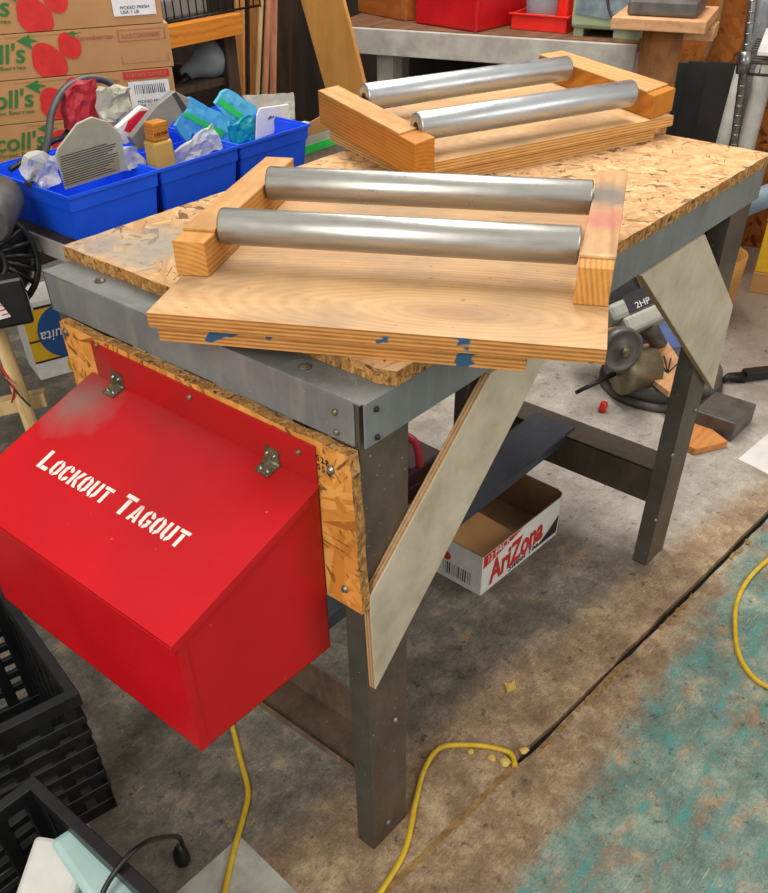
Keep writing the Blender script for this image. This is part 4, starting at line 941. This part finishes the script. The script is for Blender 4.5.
# ------------------------------------------------------------------ rear bench and what stands on it
zB = .8; dF = 2.40
def B3(s_, d_, z_): return E1*s_ + NN*d_ + V((0, 0, z_))
def sof(px, py, z=zB): return at(px, py, z=z).dot(E1)
sR = at(636, 45, z=zB).dot(E1); sL = at(338, 22, z=zB).dot(E1)
RBN = thing('rear_bench', 'long rear bench with worn brown top and white painted front board', 'bench', B3((sL+sR)/2, 2.6, 0))
def bb(name, s0, s1, d0, d1, z0, z1, mat, parent, bev=.002):
    return MB().hexa([B3(s0, d0, z0), B3(s1, d0, z0), B3(s1, d1, z0), B3(s0, d1, z0), B3(s0, d0, z1), B3(s1, d0, z1), B3(s1, d1, z1), B3(s0, d1, z1)]).build(name, mat, parent, bev, world=True)
bb('bench_top', sL, sR, dF, 3.1, zB-.03, zB, M['benchtop'], RBN); bb('front_board', sL, sR, dF-.02, dF, zB-.078, zB-.004, M['benchwhite'], RBN); bb('end_board', sR-.02, sR, dF, 3.1, zB-.1, zB-.03, M['benchwhite'], RBN)
for px in (388,): 
    s_ = at(px, 45, d=dF+.05).dot(E1); bb('leg', s_-.03, s_+.03, dF+.02, dF+.1, 0, zB-.03, M['benchwhite'], RBN)
for s_ in (sR-.08, sL+.1): bb('leg', s_-.03, s_+.03, dF+.3, dF+.38, 0, zB-.03, M['benchwhite'], RBN)
bb('under_shelf', sL+.05, sR-.1, dF+.1, 3.08, .25, .27, M['dark'], RBN)
for i, (px, wd, hh, lb) in enumerate(((446, .14, .28, 'dark grey storage case under the rear bench, left of the pair'), (484, .13, .3, 'dark grey storage case under the rear bench, right of the pair'))):
    s_ = at(px, 70, d=dF+.2).dot(E1)
    tag(bb('storage_case', s_-wd/2, s_+wd/2, dF+.15, dF+.4, .2705, .27+hh, M['rubber'], None, .008), lb, 'case', 'cases under the rear bench')
s0 = at(363, 80, d=2.26).dot(E1)
tag(bb('dark_bag', s0-.02, s0+.12, 2.2, 2.33, 0.001, .62, M['dark'], None, .02), 'dark bag standing under the rear bench beside the leaning board', 'bag')
# wooden case, red case
def on_bench(name, pl_, pr_, depth, h, mat, label, cat, bev=.004):
    a, b = at(*pl_, z=zB), at(*pr_, z=zB); ax = (b-a); ax.z = 0; ln_ = ax.length; ax.normalize(); n = V((-ax.y, ax.x, 0)); n = n if n.dot(NN) > 0 else -n
    T_ = thing(name, label, cat, a + V((0, 0, .0005)), math.atan2(ax.y, ax.x)); return T_, ln_
T_, ln_ = on_bench('wooden_case', (358, 12), (411, 23), .3, .2, None, 'orange plywood case at the left on the rear bench', 'case')
MB().box((0, 0, 0), (ln_-.03, .2, .2)).build('case_body', M['orangebox'], T_, .003); MB().box((ln_-.05, -.002, .005), (ln_-.042, 0, .195)).build('edge_strip', M['rust'], T_)
T_, ln_ = on_bench('red_case', (415, 23.5), (476, 33), .3, .2, None, 'large red case beside the orange plywood case', 'case')
MB().box((0, 0, 0), (ln_, .28, .2)).build('case_body', M['redbox2'], T_, .006); MB().box((-.001, -.001, .2), (ln_+.001, .281, .23)).build('case_lid', M['redbox2'], T_, .006)
T_, ln_ = on_bench('red_tray', (510, 29), (566, 34), .3, .1, None, 'bright red plastic tray on the bench right of the large red case', 'tray')
tb = MB().box((.01, .01, 0), (ln_-.01, .17, .006))
for a, b in (((0, 0), (ln_, .006)), ((0, .174), (ln_, .18)), ((0, 0), (.006, .18)), ((ln_-.006, 0), (ln_, .18))): tb.box((*a, 0), (*b, .045))
tb.box((-.006, -.006, .04), (ln_+.006, .002, .046)).build('tray_body', M['redtray'], T_, .002)
TRm = wm(T_); q = TRm @ V((ln_*.36, .09, .0065))
tag(MB().lathe([(.045, 0), (.052, .01), (.057, .09), (.055, .1), (.0, .101)], q, (0, 0, 1), 28).build('plastic_tub', M['glass']), 'smoky plastic tub standing in the bright red tray', 'tub')
q = TRm @ V((ln_*.74, .1, .0065)); tag(MB().box((q.x-.022, q.y-.022, q.z), (q.x+.022, q.y+.022, q.z+.13)).build('red_canister', M['redtray'], None, .01), 'red canister at the right end of the bright red tray', 'canister')
T_, ln_ = on_bench('green_case', (569, 36), (641, 41), .3, .2, None, 'pale green metal case with dark smears near the bench end', 'case')
MB().box((0, 0, .02), (ln_, .25, .14)).build('case_body', M['greenbox'], T_, .012)
MB().prism([(ln_*.05, -.002, .06), (ln_*.5, -.002, .05), (ln_*.8, -.002, .075), (ln_*.8, -.002, .12), (ln_*.45, -.002, .105), (ln_*.06, -.002, .125)], (0, -.001, 0)).build('dark_smear', M['greysmear'], T_)
MB().box((.01, .01, 0), (ln_*.18, .24, .021)).box((ln_*.6, .01, 0), (ln_-.01, .24, .021)).build('foot', M['greenbox'], T_)
G4 = wm(T_)
tag(MB().tube(smooth_path([G4 @ V((ln_*.5, -.02, .2)), G4 @ V((ln_*.52, -.04, .1)), G4 @ V((ln_*.7, -.06, .05)), G4 @ V((ln_*.85, -.05, .07)), G4 @ V((ln_*.95, -.03, .12))]), .004, 8).build('cable', M['black']), 'black cable hanging in front of the pale green case', 'cable')

# ------------------------------------------------------------------ pedestal, black panels, wire rack
pc = at(656, 75, d=2.27); zp = at(640, 22, d=2.27).z
PD = thing('pedestal', 'rusty pipe pedestal with a square wooden top at the bench end', 'pedestal', (pc.x, pc.y, 0))
MB().lathe([(.064, 0), (.064, .006), (.058, .007), (.058, zp)], (0, 0, .0), (0, 0, 1), 36).build('column', M['rust'], PD)
MB().lathe([(.15, 0), (.15, .012), (.066, .014)], (0, 0, 0), (0, 0, 1), 36).build('foot_plate', M['rust'], PD)
e1l, nnl = E1, NN
MB().obox((0, 0, zp+.014), E1, NN, (0, 0, 1), .255, .27, .028).build('wooden_top', M['sawboard'], PD, .002)
MB().obox(NN*.05+E1*.06+V((0, 0, zp-.02)), E1, NN, (0, 0, 1), .16, .1, .035).build('wooden_block', M['sawboard'], PD, .002)
tag(MB().obox(V((pc.x, pc.y, zp+.0285+.02)), E1, NN, (0, 0, 1), .19, .2, .04).obox(V((pc.x, pc.y, zp+.0285+.07)), E1, NN, (0, 0, 1), .14, .13, .06).build('vise', M['castgrey'], None, .008), 'dark cast vise bolted onto the pedestal top', 'vise')
for i, (px, lb) in enumerate(((690, 'black sheet leaning on the wall, leftmost beside the pedestal'), (712, 'narrow black sheet leaning on the wall, middle of three'), (727, 'narrow black sheet leaning on the wall beside the wire rack'))):
    D = 2.96-.06*i; a = at(px, 64, d=D); wd = (.32, .16, .12)[i]
    o_ = MB().obox(V((a.x, a.y, 0))+V((0, 0, a.z/2+.003))+NN*0, E1, NN, V((0, 0, 1))+NN*.04, wd, .012, a.z)
    tag(o_.build('black_sheet', M['darkgreen'] if i == 0 else M['dark'], None, .002), lb, 'sheet', 'black sheets on the back wall')
RK = thing('wire_rack', 'chrome wire rack post with shelf edge at the right', 'rack', at(740, 250, d=2.42)*1.0)
RK.location.z = 0
a, b = at(753, 0, d=2.42), at(734, 144, d=2.42); dv = (a-b)/(a-b).z; lo = b-dv*b.z; hi = b+dv*(1.6-b.z)
pst = MB().cyl(lo+V((0, 0, .002)), hi, .0125, 16)
for i in range(60): 
    q = lo.lerp(hi, i/60+.005); dd = (hi-lo).normalized(); pst.lathe([(.0125, 0), (.0135, .002), (.0125, .004)], q, dd, 16)
pst.build('post', M['chrome'], RK, world=True)
q = at(744, 62, d=2.42)
MB().lathe([(.0128, -.03), (.02, -.028), (.022, .028), (.0128, .03)], q, dv, 20).build('collar', M['chrome'], RK, world=True)
sh_ = MB()
for dz in (0, -.03): sh_.cyl(q+V((0, 0, dz)), q+E1*.9+V((0, 0, dz)), .004, 8)
for i in range(30): sh_.cyl(q+E1*(.03*i+.02)+V((0, 0, -.03)), q+E1*(.03*i+.02), .002, 6)
for i in range(10): sh_.cyl(q+NN*(.04*i+.02), q+E1*.9+NN*(.04*i+.02), .002, 6)
sh_.build('shelf_edge', M['chrome'], RK, world=True)
tag(MB().obox(q+E1*.1+NN*.12+V((0, 0, .035)), E1, NN+V((0, 0, .15)), (0, -.0, 1), .14, .2, .012).build('paper_stack', M['white2'], None, .002), 'white papers lying on the wire rack shelf', 'papers')
for i, (pt, pb, D, r, mt, lb) in enumerate(((( 742, 70), (722, 145), 2.72, .022, 'palepipe', 'pale pipe standing left behind the chrome rack post'), ((765, 70), (745, 150), 2.76, .03, 'palepipe', 'thicker pale pipe standing right of the chrome rack post'), ((763, 0), (752, 60), 3.02, .04, 'milky', 'grey metal tube behind the top of the wire rack'))):
    a, b = at(*pt, d=D), at(*pb, d=D); dv = (a-b)/(a-b).z; lo = b-dv*b.z; hi = b+dv*((1.45 if i == 2 else a.z)-b.z)
    tag(MB().lathe([(r*.8, 0), (r, .002), (r, (hi-lo).length-.002), (r*.8, (hi-lo).length)], lo+V((0, 0, .012)), hi-lo, 24).build('pipe', M[mt]), lb, 'pipe', 'pipes by the wire rack')
a, b = at(722, 0, d=3.07), at(703, 62, d=3.09)
tag(MB().tube(smooth_path([a+V((0, 0, .3)), a, (a+b)/2+E1*.01, b]), .012, 10).build('conduit', M['rust']), 'bent rusty conduit running down the chipboard wall', 'conduit')

# ------------------------------------------------------------------ right floor: cartons and drum
p = at(748, 292, z=0)
YC = thing('carton', 'brown carton on the floor at the right edge under a yellow one', 'carton', (p.x, p.y, 0), math.radians(-75))
MB().box((0, 0, 0), (.4, .3, .075)).build('carton_body', M['card'], YC, .003)
Y2 = thing('yellow_carton', 'yellow and white carton stacked on the brown one at right', 'carton', (p.x, p.y, .0755), math.radians(-75))
MB().box((.002, .002, 0), (.398, .298, .30)).build('carton_body', M['yellow'], Y2, .003)
MB().box((.0, .0, .18), (.05, .0019, .275)).build('white_panel', M['labelwhite'], Y2); MB().lathe([(.03, 0), (.031, .0006)], (.09, .0015, .12), (0, -1, 0), 24).build('blue_dot', M['ovalblue'], Y2)
MB().box((-.0, -.001, .28), (.4, .3, .302)).build('dark_tape', M['ink'], Y2)
q = at(722, 326, z=0)
DR = thing('wooden_bucket', 'tan round-bottomed bucket standing behind the far leg', 'bucket', (q.x-.02, q.y+.08, 0))
MB().lathe([(.05, 0), (.075, .02), (.095, .08), (.105, .16), (.108, .24), (.10, .24), (.095, .16), (.065, .03), (.001, .025)], (0, 0, 0), (0, 0, 1), 40).build('bucket_body', M['board'], DR)
a, b = at(742, 206, x=1.9), at(800, 196, x=2.0)
HS = thing('vacuum_hose', 'pale blue-grey tube above the yellow carton at right', 'hose', (a.x, a.y, a.z-.05))
MB().tube(smooth_path([a+V((0, .1, -.06)), a, b, b+V((.3, -.2, -.2))]), .03, 20).build('tube', M['copper'], HS, world=True)

# ------------------------------------------------------------------ left: banana carton, motor stand
p = at(41, 381, z=0); pr = at(74, 372, z=0); ax = (pr-p); ax.normalize(); 
hC = z_over(22, 300, p)
BC = thing('fruit_carton', 'yellow and white fruit carton with blue oval, upside down under the side table', 'carton', p, math.atan2(ax.y, ax.x))
cw_ = .5
hC *= .95
MB().box((0, 0, 0), (cw_, .14, hC)).build('carton_body', M['labelwhite'], BC, .004)
MB().box((-.0005, -.001, hC*.24), (cw_+.001, 0, hC*.93)).build('yellow_print', M['yellow'], BC)
MB().box((-.0005, -.0018, hC*.23), (cw_+.001, -.001, hC*.255)).box((-.0005, -.0018, hC*.50), (cw_, -.001, hC*.525)).box((-.0005, -.0018, hC*.9), (cw_+.001, -.001, hC*.93)).build('dark_lines', M['ink'], BC)
ov = MB().prism([(.115+.085*math.cos(k*math.pi/18), -.002, hC*.57+.085*math.sin(k*math.pi/18)) for k in range(36)], (0, -.001, 0)).build('oval_badge', M['ovalblue'], BC)
B4 = wm(BC)
text('lettering', 'Chiquita', B4 @ V((.193, -.0033, hC*.57+.022)), B4.to_3x3() @ V((-1, 0, 0)), (0, 0, -1), .045, M['labelwhite'], BC, .156, .2)
MB().lathe([(.035, 0), (.036, .0006)], (.13, -.0015, hC*.12), (0, -1, 0), 28).build('yellow_dot', M['yellow'], BC)
# motor on its stand
mx = .12
g = at(14, 262, x=mx)
MO = thing('electric_motor', 'black electric motor with slotted fan guard at the left edge', 'motor', (g.x, g.y, g.z-.12))
axf = V((-.35, -.92, .15)).normalized()
gd = MB(); r_ = .088; s1 = axf.cross(V((0, 0, 1))).normalized(); s2 = s1.cross(axf)
gc0 = g + s1*(-.0)
gc0 = at(-14, 262, x=mx)
gd2 = MB()
for rr in (.03, .088): gd2.tube([gc0+(s1*math.cos(k*math.pi/18)+s2*math.sin(k*math.pi/18))*rr + axf*(.0 if rr > .05 else .02) for k in range(37)], .006, 8)
for k in range(22):
    a = k*2*math.pi/22; a2 = a+.35
    gd2.tube([gc0+(s1*math.cos(a)+s2*math.sin(a))*.03+axf*.02, gc0+(s1*math.cos((a+a2)/2+.08)+s2*math.sin((a+a2)/2+.08))*.062+axf*.018, gc0+(s1*math.cos(a2)+s2*math.sin(a2))*.088, gc0+(s1*math.cos(a2)+s2*math.sin(a2))*.088-axf*.04], .004, 6)
gd2.build('fan_guard', M['blackmetal'], MO, world=True)
MB().lathe([(.082, -.13), (.088, -.12), (.088, -.05), (.08, -.04), (.02, -.03)], gc0, axf, 32).build('motor_body', M['black'], MO, world=True)
MB().lathe([(.02, 0), (.02, .02), (.008, .022)], gc0+axf*.005, axf, 16).build('shaft_end', M['hinge'], MO, world=True)
q = at(-2, 206, x=mx+.04)
MB().lathe([(.03, -.09), (.036, -.08), (.036, .05), (.03, .06), (.01, .062)], q, (.66, .75, .0), 24).build('capacitor_cover', M['rubber'], MO, world=True)
q = at(-4, 303, x=mx-.03)
jb = MB().obox(q, (.75, -.66, .12), axf, (0, 0, 1), .11, .05, .085).build('terminal_box', M['black'], MO, .006, world=True)
fn = V((-.6, -.75, .3)).normalized()
ls = onpl(6, 304, q+axf*.027, axf); lx_ = V((.75, -.66, .12)); lx_ = (lx_-axf*lx_.dot(axf)).normalized(); ly_ = lx_.cross(axf)*-1; ly_ = ly_ if ly_.z > 0 else -ly_
MB().obox(ls+lx_*.01, lx_, ly_, axf, .06, .045, .001).build('warning_label', M['labelwhite'], MO, world=True)
ll = MB()
for i in range(5): ll.obox(ls+lx_*.01+ly_*(.016-.008*i)+axf*.0008, lx_, ly_, axf, .048, .002, .0004)
ll.build('label_print', M['inkred'], MO, world=True)
# wooden stand under the motor
p1_, p2_ = at(3, 335, x=mx), at(8, 440, x=mx)
ST = thing('motor_stand', 'rough wooden stand with wires below the electric motor', 'stand', (p1_.x, p1_.y, 0))
lo_ = V((p1_.x, p1_.y, 0))
zz0 = p1_.z
MB().tube([(p1_.x, p1_.y, .001), (p1_.x, p1_.y, .3), (p1_.x-.005, p1_.y+.002, zz0+.02)], [.016, .015, .014], 12).build('post', M['strip2'], ST, world=True)
q = at(22, 402, x=mx+.02); MB().obox(q, (.8, -.6, .1), (.6, .8, 0), (0, 0, 1), .1, .03, .03).build('cross_block', M['strip2'], ST, .002, world=True)
for i, (pix, mt) in enumerate((([(0, 366), (8, 378), (14, 390), (12, 402)], 'inkred'), ([(-4, 360), (10, 384), (24, 400), (30, 406)], 'ink'), ([(4, 376), (16, 386), (22, 396)], 'card'))):
    MB().tube(smooth_path([at(px, py, x=mx-.02) for px, py in pix]), .0022, 8).build('wire', M[mt], ST, world=True)
